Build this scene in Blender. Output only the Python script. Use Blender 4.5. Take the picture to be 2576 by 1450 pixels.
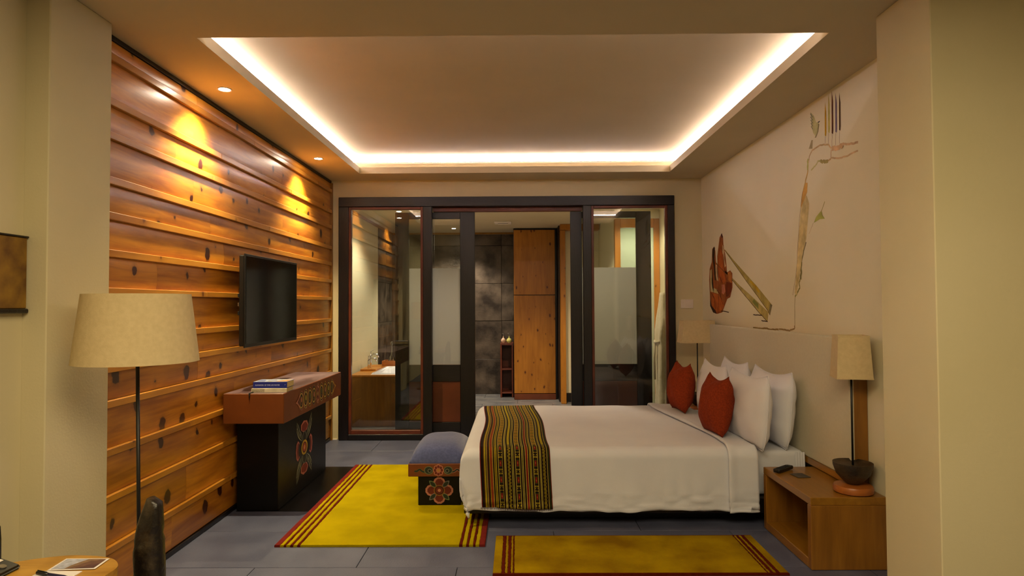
import bpy, bmesh, math, random
from mathutils import Vector, Matrix, noise
for o in list(bpy.data.objects): bpy.data.objects.remove(o, do_unlink=True)
random.seed(7)
S = bpy.context.scene
COL = S.collection
PI = math.pi
R = math.radians

# ------------------------------------------------------------------ camera
FPX = 1620.0
pitch, yaw, roll = 0.02617, -0.007593, -0.005109
fw = Vector((math.sin(yaw)*math.cos(pitch), math.cos(yaw)*math.cos(pitch), math.sin(pitch)))
rt = Vector((math.cos(yaw), -math.sin(yaw), 0)); up = rt.cross(fw)
r2 = math.cos(roll)*rt + math.sin(roll)*up; u2 = -math.sin(roll)*rt + math.cos(roll)*up
cd = bpy.data.cameras.new('camera'); cam = bpy.data.objects.new('camera', cd); COL.objects.link(cam)
m = Matrix((r2, u2, -fw)).transposed().to_4x4(); m.translation = Vector((0, 0, 1.42)); cam.matrix_world = m
cd.sensor_width = 36; cd.lens = FPX/2576*36; cd.clip_start = .02; cd.clip_end = 100
S.camera = cam

# ------------------------------------------------------------------ world, exposure, lights
w = bpy.data.worlds.new('night'); S.world = w; w.use_nodes = True
w.node_tree.nodes['Background'].inputs[0].default_value = (.02, .025, .04, 1)
w.node_tree.nodes['Background'].inputs[1].default_value = .3
S.view_settings.view_transform = 'Standard'; S.view_settings.look = 'None'
S.view_settings.exposure = 0.16; S.view_settings.gamma = 1.0; S.view_settings.use_curve_mapping = False
LED_STRENGTH = 60.0
LED_COL = (1.0, .87, .96)
WARM = (1.0, .80, .47)
SPOT_COL = (1.0, .80, .42)

def lamp(name, kind, loc, energy, col, rot=(0,0,0), **kw):
    d = bpy.data.lights.new(name, kind); d.energy = energy; d.color = col
    for k, v in kw.items(): setattr(d, k, v)
    o = bpy.data.objects.new(name, d); o.location = loc; o.rotation_euler = rot; COL.objects.link(o); return o
# overhead area light standing in for the sitting area's unseen lamps
lamp('sitting_room_light', 'AREA', (.1, .7, 2.70), 88, WARM, shape='RECTANGLE', size=2.2, size_y=1.6)
# the two recessed spots washing the pine wall
for yy in (3.91, 5.78):
    lamp('wall_wash_light', 'SPOT', (-1.79, yy, 2.735), 215, SPOT_COL, rot=(0, R(5), 0), spot_size=R(104), spot_blend=.95, shadow_soft_size=.03)
# bathroom lights
lamp('bathroom_light', 'SPOT', (-.95, 9.7, 2.55), 130, (1,.84,.62), rot=(0,0,0), spot_size=R(120), spot_blend=.6, shadow_soft_size=.05)
lamp('bathtub_light', 'SPOT', (-1.45, 7.9, 2.55), 80, (1,.9,.74), rot=(0,0,0), spot_size=R(130), spot_blend=.6, shadow_soft_size=.05)
lamp('closet_fill_light', 'SPOT', (.3, 7.6, 2.55), 110, (1,.78,.5), rot=(0,0,0), spot_size=R(130), spot_blend=.6, shadow_soft_size=.05)  # added spot to brighten the bathroom, kept unseen behind the door header
lamp('toilet_light', 'POINT', (1.5, 8.5, 2.35), 13, (.93,1,.92), shadow_soft_size=.06)
lamp('hall_light', 'SPOT', (1.36, 7.4, 2.55), 40, (1,.84,.6), rot=(0,0,0), spot_size=R(140), spot_blend=.6, shadow_soft_size=.05)

# ------------------------------------------------------------------ colour and materials
def lin(c):
    return tuple(((v/255.0)/12.92 if v/255.0 <= .04045 else ((v/255.0+.055)/1.055)**2.4) for v in c)
MATS = {}
def newmat(name):
    mt = bpy.data.materials.new(name); mt.use_nodes = True
    nt = mt.node_tree; b = nt.nodes['Principled BSDF']
    return mt, nt, b
def N(nt, t, **kw):
    n = nt.nodes.new(t)
    for k, v in kw.items(): setattr(n, k, v)
    return n
def coords(nt, scale=(1,1,1), rnd=True):
    tc = N(nt, 'ShaderNodeTexCoord'); mp = N(nt, 'ShaderNodeMapping'); mp.inputs['Scale'].default_value = scale
    if rnd:
        oi = N(nt, 'ShaderNodeObjectInfo'); ml = N(nt, 'ShaderNodeVectorMath', operation='SCALE')
        ml.inputs[0].default_value = (17, 31, 23); nt.links.new(oi.outputs['Random'], ml.inputs['Scale'])
        ad = N(nt, 'ShaderNodeVectorMath', operation='ADD')
        nt.links.new(tc.outputs['Object'], ad.inputs[0]); nt.links.new(ml.outputs[0], ad.inputs[1])
        nt.links.new(ad.outputs[0], mp.inputs['Vector'])
    else: nt.links.new(tc.outputs['Object'], mp.inputs['Vector'])
    return mp.outputs[0]
def noisy(name, c1, c2, rough=.6, scale=4, detail=5, stretch=(1,1,1), bump=0, bscale=60, bstretch=None, spec=.5, rvar=0, metal=0, sheen=0, lo=.35, hi=.65):
    if name in MATS: return MATS[name]
    mt, nt, b = newmat(name)
    v = coords(nt, stretch)
    n = N(nt, 'ShaderNodeTexNoise'); n.inputs['Scale'].default_value = scale; n.inputs['Detail'].default_value = detail
    nt.links.new(v, n.inputs['Vector'])
    cr = N(nt, 'ShaderNodeValToRGB'); cr.color_ramp.elements[0].position = lo; cr.color_ramp.elements[1].position = hi
    cr.color_ramp.elements[0].color = (*lin(c1), 1); cr.color_ramp.elements[1].color = (*lin(c2), 1)
    nt.links.new(n.outputs['Fac'], cr.inputs[0]); nt.links.new(cr.outputs[0], b.inputs['Base Color'])
    b.inputs['Roughness'].default_value = rough; b.inputs['Specular IOR Level'].default_value = spec
    b.inputs['Metallic'].default_value = metal
    if sheen: b.inputs['Sheen Weight'].default_value = sheen
    if rvar:
        mr = N(nt, 'ShaderNodeMapRange'); mr.inputs['To Min'].default_value = rough-rvar; mr.inputs['To Max'].default_value = rough+rvar
        nt.links.new(n.outputs['Fac'], mr.inputs[0]); nt.links.new(mr.outputs[0], b.inputs['Roughness'])
    if bump:
        v2 = coords(nt, bstretch or (1,1,1), False)
        n2 = N(nt, 'ShaderNodeTexNoise'); n2.inputs['Scale'].default_value = bscale; n2.inputs['Detail'].default_value = 3
        nt.links.new(v2, n2.inputs['Vector'])
        bp = N(nt, 'ShaderNodeBump'); bp.inputs['Strength'].default_value = bump; bp.inputs['Distance'].default_value = .004
        nt.links.new(n2.outputs['Fac'], bp.inputs['Height']); nt.links.new(bp.outputs[0], b.inputs['Normal'])
    MATS[name] = mt; return mt
def plain(name, c, rough=.5, metal=0, spec=.5, bump=0): return noisy(name, c, tuple(min(255, x*1.06) for x in c), rough, metal=metal, spec=spec, bump=bump)
def pine(name, c1, c2, knot, along='Y', cross='Z', rough=.3, knots=.5, kscale=4.0, var=.25, coat=.0, bump=.15, ka=.8, kc=.62, ksz=.20):
    if name in MATS: return MATS[name]
    mt, nt, b = newmat(name)
    tc = N(nt, 'ShaderNodeTexCoord'); sx = N(nt, 'ShaderNodeSeparateXYZ'); nt.links.new(tc.outputs['Object'], sx.inputs[0])
    oi = N(nt, 'ShaderNodeObjectInfo')
    def ma(op, a, bb=None):
        n = N(nt, 'ShaderNodeMath', operation=op)
        for i, q in enumerate((a, bb)):
            if q is None: continue
            if isinstance(q, (int, float)): n.inputs[i].default_value = q
            else: nt.links.new(q, n.inputs[i])
        return n.outputs[0]
    r1 = ma('MULTIPLY', oi.outputs['Random'], 53.0)
    al = ma('ADD', sx.outputs[along], r1); cs = ma('ADD', sx.outputs[cross], ma('MULTIPLY', r1, 1.7))
    third = [a for a in 'XYZ' if a not in (along, cross)][0]
    def vec(sa, sc, st=0.0):
        c = N(nt, 'ShaderNodeCombineXYZ'); nt.links.new(ma('MULTIPLY', al, sa), c.inputs[0]); nt.links.new(ma('MULTIPLY', cs, sc), c.inputs[1])
        nt.links.new(ma('MULTIPLY', sx.outputs[third], sc), c.inputs[2]); return c.outputs[0]
    def vec2(sa, sc):
        c = N(nt, 'ShaderNodeCombineXYZ'); nt.links.new(ma('MULTIPLY', al, sa), c.inputs[0]); nt.links.new(ma('MULTIPLY', cs, sc), c.inputs[1]); return c.outputs[0]
    n1 = N(nt, 'ShaderNodeTexNoise'); n1.inputs['Scale'].default_value = 1; n1.inputs['Detail'].default_value = 8; n1.inputs['Roughness'].default_value = .6
    n1.inputs['Distortion'].default_value = .7; nt.links.new(vec(2.2, 26), n1.inputs['Vector'])
    n2 = N(nt, 'ShaderNodeTexNoise'); n2.inputs['Scale'].default_value = 1; n2.inputs['Detail'].default_value = 3; nt.links.new(vec(2.0, 6), n2.inputs['Vector'])
    mixf = ma('ADD', ma('MULTIPLY', n1.outputs['Fac'], .55), ma('MULTIPLY', n2.outputs['Fac'], .45))
    cr = N(nt, 'ShaderNodeValToRGB'); cr.color_ramp.elements[0].position = .36; cr.color_ramp.elements[1].position = .62
    cr.color_ramp.elements[0].color = (*lin(c1), 1); cr.color_ramp.elements[1].color = (*lin(c2), 1); nt.links.new(mixf, cr.inputs[0])
    # knots
    vo = N(nt, 'ShaderNodeTexVoronoi', voronoi_dimensions='2D', feature='F1'); vo.inputs['Scale'].default_value = kscale; vo.inputs['Randomness'].default_value = .9
    nw = N(nt, 'ShaderNodeTexNoise'); nw.inputs['Scale'].default_value = 30; nt.links.new(vec2(1, 1), nw.inputs['Vector'])
    vd = N(nt, 'ShaderNodeVectorMath', operation='ADD'); sc = N(nt, 'ShaderNodeVectorMath', operation='SCALE'); sc.inputs['Scale'].default_value = .022
    nt.links.new(nw.outputs['Color'], sc.inputs[0]); nt.links.new(vec2(ka, kc), vd.inputs[0]); nt.links.new(sc.outputs[0], vd.inputs[1])
    nt.links.new(vd.outputs[0], vo.inputs['Vector'])
    sp = N(nt, 'ShaderNodeSeparateColor'); nt.links.new(vo.outputs['Color'], sp.inputs[0])
    thr = ma('MULTIPLY', ma('MAXIMUM', ma('SUBTRACT', sp.outputs[0], 1-knots), 0.0), ksz)
    k = ma('SUBTRACT', thr, vo.outputs['Distance']); kf = N(nt, 'ShaderNodeMapRange'); kf.inputs['From Min'].default_value = -.012; kf.inputs['From Max'].default_value = .018
    nt.links.new(k, kf.inputs[0])
    halo = N(nt, 'ShaderNodeMapRange'); halo.inputs['From Min'].default_value = -.10; halo.inputs['From Max'].default_value = .02; halo.inputs['To Max'].default_value = .35
    nt.links.new(ma('SUBTRACT', k, ma('MULTIPLY', ma('LESS_THAN', thr, .0001), .3)), halo.inputs[0])
    hm = N(nt, 'ShaderNodeMix', data_type='RGBA'); nt.links.new(halo.outputs[0], hm.inputs[0]); nt.links.new(cr.outputs[0], hm.inputs[6]); hm.inputs[7].default_value = (*[x*.45 for x in lin(c1)], 1)
    kk = ma('MULTIPLY', kf.outputs[0], ma('GREATER_THAN', thr, .0001))
    km = N(nt, 'ShaderNodeMix', data_type='RGBA'); nt.links.new(kk, km.inputs[0]); nt.links.new(hm.outputs[2], km.inputs[6]); km.inputs[7].default_value = (*lin(knot), 1)
    hs = N(nt, 'ShaderNodeHueSaturation'); nt.links.new(km.outputs[2], hs.inputs['Color'])
    vr = N(nt, 'ShaderNodeMapRange'); vr.inputs['To Min'].default_value = 1-var; vr.inputs['To Max'].default_value = 1+var
    nt.links.new(oi.outputs['Random'], vr.inputs[0]); nt.links.new(vr.outputs[0], hs.inputs['Value'])
    nt.links.new(hs.outputs[0], b.inputs['Base Color'])
    b.inputs['Roughness'].default_value = rough; b.inputs['Coat Weight'].default_value = coat; b.inputs['Coat Roughness'].default_value = .3
    bp = N(nt, 'ShaderNodeBump'); bp.inputs['Strength'].default_value = bump; bp.inputs['Distance'].default_value = .002
    nt.links.new(n1.outputs['Fac'], bp.inputs['Height']); nt.links.new(bp.outputs[0], b.inputs['Normal'])
    MATS[name] = mt; return mt
def emis(name, c, s):
    mt, nt, b = newmat(name); b.inputs['Base Color'].default_value = (.8,.8,.8,1)
    b.inputs['Emission Color'].default_value = (*c, 1); b.inputs['Emission Strength'].default_value = s; return mt
def vcol(name='painted_colours', rough=.5, spec=.4, nvar=.12, nscale=40):
    if name in MATS: return MATS[name]
    mt, nt, b = newmat(name); a = N(nt, 'ShaderNodeVertexColor'); a.layer_name = 'Col'
    n = N(nt, 'ShaderNodeTexNoise'); n.inputs['Scale'].default_value = nscale; n.inputs['Detail'].default_value = 4
    tc = N(nt, 'ShaderNodeTexCoord'); nt.links.new(tc.outputs['Object'], n.inputs['Vector'])
    mr = N(nt, 'ShaderNodeMapRange'); mr.inputs['From Min'].default_value = .3; mr.inputs['From Max'].default_value = .7
    mr.inputs['To Min'].default_value = 1-nvar; mr.inputs['To Max'].default_value = 1+nvar; nt.links.new(n.outputs['Fac'], mr.inputs[0])
    ml = N(nt, 'ShaderNodeVectorMath', operation='SCALE'); nt.links.new(a.outputs[0], ml.inputs[0]); nt.links.new(mr.outputs[0], ml.inputs['Scale'])
    nt.links.new(ml.outputs[0], b.inputs['Base Color']); b.inputs['Roughness'].default_value = rough; b.inputs['Specular IOR Level'].default_value = spec
    MATS[name] = mt; return mt
def glassmat(name, tint=(.93,.95,.93), refl=1.0):
    mt, nt, b = newmat(name); nt.nodes.remove(b); out = nt.nodes['Material Output']
    t = N(nt, 'ShaderNodeBsdfTransparent'); t.inputs[0].default_value = (*tint, 1)
    g = N(nt, 'ShaderNodeBsdfGlossy'); g.inputs['Roughness'].default_value = .01
    fr = N(nt, 'ShaderNodeFresnel'); fr.inputs[0].default_value = 1.5
    mu = N(nt, 'ShaderNodeMath', operation='MULTIPLY'); mu.inputs[1].default_value = 2.0*refl; nt.links.new(fr.outputs[0], mu.inputs[0])
    mx = N(nt, 'ShaderNodeMixShader'); nt.links.new(mu.outputs[0], mx.inputs[0]); nt.links.new(t.outputs[0], mx.inputs[1]); nt.links.new(g.outputs[0], mx.inputs[2])
    nt.links.new(mx.outputs[0], out.inputs[0]); return mt
def frosted(name, c=(225,225,215)):
    mt, nt, b = newmat(name); nt.nodes.remove(b); out = nt.nodes['Material Output']
    d = N(nt, 'ShaderNodeBsdfDiffuse'); d.inputs[0].default_value = (*lin(c), 1)
    t = N(nt, 'ShaderNodeBsdfTranslucent'); t.inputs[0].default_value = (*lin(c), 1)
    g = N(nt, 'ShaderNodeBsdfGlossy'); g.inputs['Roughness'].default_value = .25
    mx = N(nt, 'ShaderNodeMixShader'); mx.inputs[0].default_value = .42; nt.links.new(d.outputs[0], mx.inputs[1]); nt.links.new(t.outputs[0], mx.inputs[2])
    m2 = N(nt, 'ShaderNodeMixShader'); m2.inputs[0].default_value = .04; nt.links.new(mx.outputs[0], m2.inputs[1]); nt.links.new(g.outputs[0], m2.inputs[2])
    nt.links.new(m2.outputs[0], out.inputs[0]); return mt

M_wall = noisy('cream_paint', (208,197,160), (212,201,166), .75, scale=2, bump=.12, bscale=90, spec=.25)
M_wallR = noisy('pale_cream_paint', (232,225,196), (236,229,202), .75, scale=2, bump=.1, bscale=90, spec=.25)
M_ceil = noisy('ceiling_paint', (198,185,154), (202,189,159), .8, scale=2, bump=.05, bscale=90, spec=.2)
M_grout = plain('grout', (96,92,92), .85)
M_tile = noisy('slate_tile', (82,86,112), (94,98,124), .42, scale=5, bump=.35, bscale=120, rvar=.06, spec=.45)
M_btile = noisy('glazed_slate_tile', (104,106,112), (140,138,136), .25, scale=3, stretch=(1,4,1), bump=.2, bscale=50)
M_stone = noisy('copper_slate', (40,32,27), (112,98,84), .42, scale=4.5, detail=12, bump=1.0, bscale=34, rvar=.1, lo=.34, hi=.78)
M_plank = pine('honey_pine', (148,82,14), (208,140,38), (60,20,4), 'Y', 'Z', rough=.38, knots=.8, kscale=5.6, var=.2, coat=.42)
M_batt = pine('pale_pine_batten', (156,98,26), (190,130,44), (110,60,20), 'Y', 'Z', rough=.34, knots=.35, kscale=5, var=.08, coat=.15)
M_cab = pine('orange_pine', (152,94,22), (180,118,34), (84,36,10), 'Z', 'X', rough=.4, knots=.6, kscale=8.5, var=.05, ka=.55, kc=1.0, ksz=.19)
M_cab2 = pine('pine_frame', (176,112,34), (200,132,46), (110,60,18), 'Z', 'X', rough=.4, knots=.3, kscale=7, var=.05, ka=.55, kc=1.0)
M_oak = pine('oiled_pine_brown', (128,86,22), (158,110,34), (70,34,12), 'Y', 'X', rough=.3, knots=.35, kscale=3, var=.05)
M_oakv = pine('oiled_pine_brown_upright', (118,76,22), (148,100,32), (60,28,10), 'Z', 'X', rough=.35, knots=.4, kscale=3, var=.05)
M_dark = noisy('dark_stained_wood', (11,8,11), (21,14,18), .36, scale=3, stretch=(8,8,1), bump=.25, bscale=30, bstretch=(6,6,.6), lo=.3, hi=.7)
M_darkh = noisy('dark_stained_wood_long', (11,8,11), (25,18,24), .34, scale=3, stretch=(1,8,8), bump=.25, bscale=30, bstretch=(.6,6,6), lo=.3, hi=.7)
M_red = noisy('reddish_trim_wood', (86,36,20), (108,48,26), .4, scale=6)
M_redpan = noisy('red_brown_panel', (92,42,16), (110,52,22), .4, scale=4)
M_maroon = noisy('red_oxide_paint', (104,50,8), (114,56,10), .45, scale=6, bump=.1)
M_mtop = noisy('worn_maroon_top', (70,52,58), (128,106,114), .35, scale=2.2, detail=7, stretch=(3,1,1), rvar=.1)
M_blackp = noisy('black_paint', (8,7,8), (11,10,10), .4, scale=5, bump=.1, spec=.25)
M_black = plain('black_plastic', (14,14,15), .35)
M_screen = plain('screen_glass', (6,6,7), .12)
M_iron = plain('black_iron', (14,13,13), .45)
M_chrome = plain('chrome', (210,210,215), .12, metal=1)
M_white = noisy('white_linen', (218,220,234), (224,226,238), .85, scale=3, bump=.15, bscale=260, spec=.2, sheen=.2)
M_pil = noisy('pillow_cotton', (226,226,238), (232,232,242), .85, scale=3, bump=.12, bscale=200, spec=.2, sheen=.2)
M_rust = noisy('rust_weave', (124,46,20), (146,56,26), .9, scale=90, bump=.5, bscale=220, spec=.15)
M_blue = noisy('blue_weave', (68,76,120), (80,88,134), .85, scale=60, bump=.3, bscale=240, spec=.2, sheen=.3)
M_hb = noisy('beige_upholstery', (200,192,168), (204,196,173), .9, scale=60, bump=.12, bscale=260, spec=.15, sheen=.2)
M_shade = noisy('linen_lampshade', (204,184,142), (212,192,150), .85, scale=50, bump=.15, bscale=240, spec=.15)
M_yellow = noisy('yellow_wool', (158,140,0), (176,156,2), .95, scale=5, detail=8, bump=1.0, bscale=300, spec=.05)
M_yellow2 = noisy('worn_yellow_wool', (132,100,6), (170,140,6), .95, scale=4, detail=8, bump=1.0, bscale=300, spec=.05)
M_stripe = noisy('maroon_wool', (88,24,12), (98,30,16), .95, scale=30, bump=1.0, bscale=300, spec=.05)
M_crimson = noisy('crimson_wool', (112,34,30), (122,40,36), .95, scale=30, bump=1.0, bscale=300, spec=.05)
M_paper = plain('paper', (228,222,222), .7)
M_page = noisy('page_edges', (196,176,120), (214,196,146), .8, scale=3, stretch=(1,1,60))
M_enamel = plain('white_enamel', (232,232,238), .12)
M_robe = noisy('robe_cotton', (176,164,134), (188,176,146), .9, scale=30, bump=.4, bscale=120, sheen=.3)
M_glass = glassmat('clear_glass'); M_frost = frosted('frosted_film', (242,240,240)); M_frost2 = frosted('frosted_door_glass', (222,232,216))
M_led = emis('led_diffuser', LED_COL, LED_STRENGTH)
M_lens = emis('lamp_lens', (1,.86,.66), 160)
M_switch = plain('white_plastic', (226,216,206), .4)
M_live = pine('live_edge_top', (150,102,30), (196,148,60), (80,44,14), 'X', 'Y', rough=.35, knots=.3, kscale=3, var=.02)
M_bark = noisy('dark_bark', (44,28,16), (84,56,30), .7, scale=12, bump=.8, bscale=40)
M_char = noisy('charred_wood', (22,16,11), (96,80,58), .36, scale=11, detail=9, stretch=(1,1,.6), bump=1.0, bscale=40, lo=.48, hi=.8)
M_coco = noisy('coconut_dark', (38,28,18), (70,54,36), .5, scale=14, bump=.7, bscale=60)
M_turn = noisy('turned_wood', (150,84,32), (172,100,42), .35, scale=5, stretch=(1,5,5))

# ------------------------------------------------------------------ mesh helpers
def mobj(name, me, mats=None, parent=None, loc=None, rot=None):
    o = bpy.data.objects.new(name, me); COL.objects.link(o)
    if mats is not None and len(me.materials) == 0:
        for mt in (mats if isinstance(mats, (list, tuple)) else [mats]): me.materials.append(mt)
    if parent: o.parent = parent
    if loc: o.location = loc
    if rot: o.rotation_euler = rot
    return o
def tag(o, label=None, cat=None, group=None, kind=None):
    if label: o['label'] = label
    if cat: o['category'] = cat
    if group: o['group'] = group
    if kind: o['kind'] = kind
    return o
def thing(name, label, cat, loc=(0,0,0), rz=0, group=None):
    o = bpy.data.objects.new(name, None); COL.objects.link(o); o.empty_display_size = .1
    o.location = loc; o.rotation_euler = (0,0,rz); return tag(o, label, cat, group)
def bbx(bm, x0, x1, y0, y1, z0, z1, bev=0, seg=1):
    r = bmesh.ops.create_cube(bm, size=1); vs = r['verts']
    for v in vs: v.co = Vector(((x0+x1)/2+v.co.x*(x1-x0), (y0+y1)/2+v.co.y*(y1-y0), (z0+z1)/2+v.co.z*(z1-z0)))
    if bev:
        es = list({e for v in vs for e in v.link_edges})
        bmesh.ops.bevel(bm, geom=es, offset=bev, segments=seg, profile=.6, affect='EDGES')
    return vs
def fin(name, bm, mats, parent=None, smooth=False, loc=None, rot=None):
    bmesh.ops.recalc_face_normals(bm, faces=bm.faces)
    me = bpy.data.meshes.new(name); bm.to_mesh(me); bm.free()
    if smooth:
        for p in me.polygons: p.use_smooth = True
    return mobj(name, me, mats, parent, loc, rot)
def box(name, x0, x1, y0, y1, z0, z1, mat, parent=None, bev=.003, seg=1):
    bm = bmesh.new(); cx, cy, cz = (x0+x1)/2, (y0+y1)/2, (z0+z1)/2
    bbx(bm, x0-cx, x1-cx, y0-cy, y1-cy, z0-cz, z1-cz, bev, seg)
    off = Vector((cx, cy, cz))
    if parent is not None:
        p = parent
        while p is not None: off = off - Vector(p.location); p = p.parent
    return fin(name, bm, mat, parent, loc=off)
def boxes(name, lst, mat, parent=None, bev=.003):
    bm = bmesh.new()
    for b in lst: bbx(bm, *b, bev)
    o = fin(name, bm, mat, parent)
    if parent is not None: o.location = -Vector(parent.location)
    return o
def lathe(name, prof, mat, parent=None, loc=(0,0,0), seg=40, smooth=True, caps=True):
    bm = bmesh.new(); rings = []
    for r, z in prof:
        rings.append([bm.verts.new((r*math.cos(2*PI*i/seg), r*math.sin(2*PI*i/seg), z)) for i in range(seg)])
    for a, b in zip(rings, rings[1:]):
        for i in range(seg): bm.faces.new((a[i], a[(i+1)%seg], b[(i+1)%seg], b[i]))
    if caps:
        if prof[0][0] > 1e-5: bm.faces.new(rings[0][::-1])
        if prof[-1][0] > 1e-5: bm.faces.new(rings[-1])
    bmesh.ops.remove_doubles(bm, verts=bm.verts, dist=1e-6)
    o = fin(name, bm, mat, parent, smooth, loc=loc)
    if smooth:
        md = o.modifiers.new('edges', 'EDGE_SPLIT'); md.split_angle = R(40)
    return o
def tube(name, pts, rad, mat, parent=None, seg=10, loc=None):
    bm = bmesh.new(); rings = []; pts = [Vector(p) for p in pts]
    for i, p in enumerate(pts):
        d = (pts[min(i+1, len(pts)-1)] - pts[max(i-1, 0)]).normalized()
        a = Vector((0,0,1)) if abs(d.z) < .9 else Vector((1,0,0)); x = d.cross(a).normalized(); y = d.cross(x)
        rr = rad[i] if isinstance(rad, (list, tuple)) else rad
        rings.append([bm.verts.new(p + rr*(math.cos(2*PI*k/seg)*x + math.sin(2*PI*k/seg)*y)) for k in range(seg)])
    for a, b in zip(rings, rings[1:]):
        for k in range(seg): bm.faces.new((a[k], a[(k+1)%seg], b[(k+1)%seg], b[k]))
    bm.faces.new(rings[0][::-1]); bm.faces.new(rings[-1])
    return fin(name, bm, mat, parent, True, loc=loc)
def prism(name, poly, z0, z1, mat, parent=None, bev=0, loc=None, smooth=False):
    bm = bmesh.new(); a = [bm.verts.new((x, y, z0)) for x, y in poly]; b = [bm.verts.new((x, y, z1)) for x, y in poly]
    n = len(poly)
    bm.faces.new(a[::-1]); bm.faces.new(b)
    for i in range(n): bm.faces.new((a[i], a[(i+1)%n], b[(i+1)%n], b[i]))
    if bev: bmesh.ops.bevel(bm, geom=[e for e in bm.edges if abs(e.verts[0].co.z-e.verts[1].co.z) < 1e-6], offset=bev, segments=2, affect='EDGES')
    return fin(name, bm, mat, parent, smooth, loc=loc)
ADJ = [(1.45, 1.6, 1.8)]
def adj(c, k=None):
    k = k or ADJ[0]
    # pigment as it is in neutral light, from its look under the room's warm light (byte colours hold sRGB)
    o = []
    for v, f in zip(lin(c), k):
        v = min(.9, v*f); o.append(v*12.92 if v <= .0031308 else 1.055*v**(1/2.4)-.055)
    return o
class Paint:
    """flat painted shapes lying on a plane: origin, u axis, v axis, n outward; several layers"""
    def __init__(s, o, u, v, n): s.o, s.u, s.v, s.n = map(Vector, (o, u, v, n)); s.bm = bmesh.new(); s.c = s.bm.loops.layers.color.new('Col'); s.l = 0
    def poly(s, pts, col, lift=None):
        s.l += 1; h = .0008 + s.l*.00003 if lift is None else lift
        f = s.bm.faces.new([s.bm.verts.new(s.o + s.u*a + s.v*b + s.n*h) for a, b in pts])
        for lp in f.loops: lp[s.c] = (*adj(col), 1)
    def disc(s, a, b, ra, rb, col, n=24, lobes=0, amp=.12, ph=0):
        s.poly([(a+ra*(1+amp*math.cos(lobes*t+ph))*math.cos(t), b+rb*(1+amp*math.cos(lobes*t+ph))*math.sin(t)) for t in [2*PI*i/n for i in range(n)]], col)
    def ring(s, a, b, ra, rb, wd, col, n=24, **k):
        s.line([(a+ra*math.cos(2*PI*i/n), b+rb*math.sin(2*PI*i/n)) for i in range(n+1)], wd, col)
    def line(s, pts, wd, col):
        s.l += 1; h = .0008 + s.l*.00003; L = []; 
        for i, p in enumerate(pts):
            q0 = pts[max(i-1,0)]; q1 = pts[min(i+1,len(pts)-1)]
            dx, dy = q1[0]-q0[0], q1[1]-q0[1]; d = math.hypot(dx, dy) or 1
            nx, ny = -dy/d*wd/2, dx/d*wd/2
            L.append([s.bm.verts.new(s.o + s.u*(p[0]+e*nx) + s.v*(p[1]+e*ny) + s.n*h) for e in (-1, 1)])
        for a, b in zip(L, L[1:]):
            f = s.bm.faces.new((a[0], b[0], b[1], a[1]))
            for lp in f.loops: lp[s.c] = (*adj(col), 1)
    def done(s, name, parent, mat=None):
        me = bpy.data.meshes.new(name)
        bmesh.ops.triangulate(s.bm, faces=[f for f in s.bm.faces if len(f.verts) > 4])
        s.bm.to_mesh(me); s.bm.free(); o = mobj(name, me, mat or vcol(), parent)
        if parent is not None: o.location = -Vector(parent.location)
        return o
def text(name, body, size, mat, parent, origin, xdir, ydir, width=None):
    c = bpy.data.curves.new(name, 'FONT'); c.body = body; c.size = size; c.extrude = .0003
    t = bpy.data.objects.new(name, c); COL.objects.link(t)
    dg = bpy.context.evaluated_depsgraph_get(); me = bpy.data.meshes.new_from_object(t.evaluated_get(dg)); bpy.data.objects.remove(t)
    w = max(v.co.x for v in me.vertices) or 1; k = (width/w) if width else 1
    X, Y = Vector(xdir), Vector(ydir); Z = X.cross(Y)
    for v in me.vertices: v.co = Vector(origin) + X*v.co.x*k + Y*v.co.y + Z*v.co.z
    o = mobj(name, me, None, parent)
    me.materials.clear(); me.materials.append(mat)
    return o

# ================================================================== SETTING
XL, XR, YB, H = -1.985, 1.967, 6.838, 2.755
def struct(o): o['kind'] = 'structure'; return o
# ---- floor: base and slate tiles, each a piece
fl = struct(box('floor', -2.3, 3.1, -2.6, 10.6, -.12, -.014, M_grout, bev=0))
def tile_mesh(dx, dy, nm):
    bm = bmesh.new(); bbx(bm, -dx/2, dx/2, -dy/2, dy/2, -.012, 0, .0012); me = bpy.data.meshes.new(nm)
    bmesh.ops.recalc_face_normals(bm, faces=bm.faces); bm.to_mesh(me); bm.free(); me.materials.append(M_tile); return me
TY, TX = .5585, 1.10; off = Vector(fl.location); cache = {}
r = 0; y = 6.316 - TY*16
while y < 6.84:
    y1 = min(y+TY, 6.86); x = -1.43 - (TX/2 if r % 2 else 0) - TX
    while x < 3.0:
        a, b = max(x, -2.02), min(x+TX, 3.0)
        if y >= 2.4: b = min(b, 2.05)
        if b - a > .03:
            k = (round(b-a-.004, 3), round(y1-y-.004, 3))
            if k not in cache: cache[k] = tile_mesh(k[0], k[1], 'floor_tile')
            o = mobj('floor_tile', cache[k], None, fl); o.location = Vector(((a+b)/2, (y+y1)/2, random.uniform(-.0006, 0))) - off
        x += TX
    y += TY; r += 1
for j in range(6):
    for i in range(4):
        y0 = 6.99+.58*j; x0 = -2.0+1.0*i-(.5 if j % 2 else 0)
        a, b = max(x0, -2.0), min(x0+1.0, 1.75)
        if b-a < .05: continue
        bm = bmesh.new(); bbx(bm, -(b-a)/2+.002, (b-a)/2-.002, -.288, .288, -.012, 0, .0012)
        fin('floor_tile', bm, M_btile, fl, loc=Vector(((a+b)/2, y0+.29, 0))-off)
    a, b = 1.5 if j % 2 else 2.0, 1.75
    if a < b:
        bm = bmesh.new(); bbx(bm, -(b-a)/2+.002, (b-a)/2-.002, -.288, .288, -.012, 0, .0012)
        fin('floor_tile', bm, M_btile, fl, loc=Vector(((a+b)/2, y0+.29, 0))-off)
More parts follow.
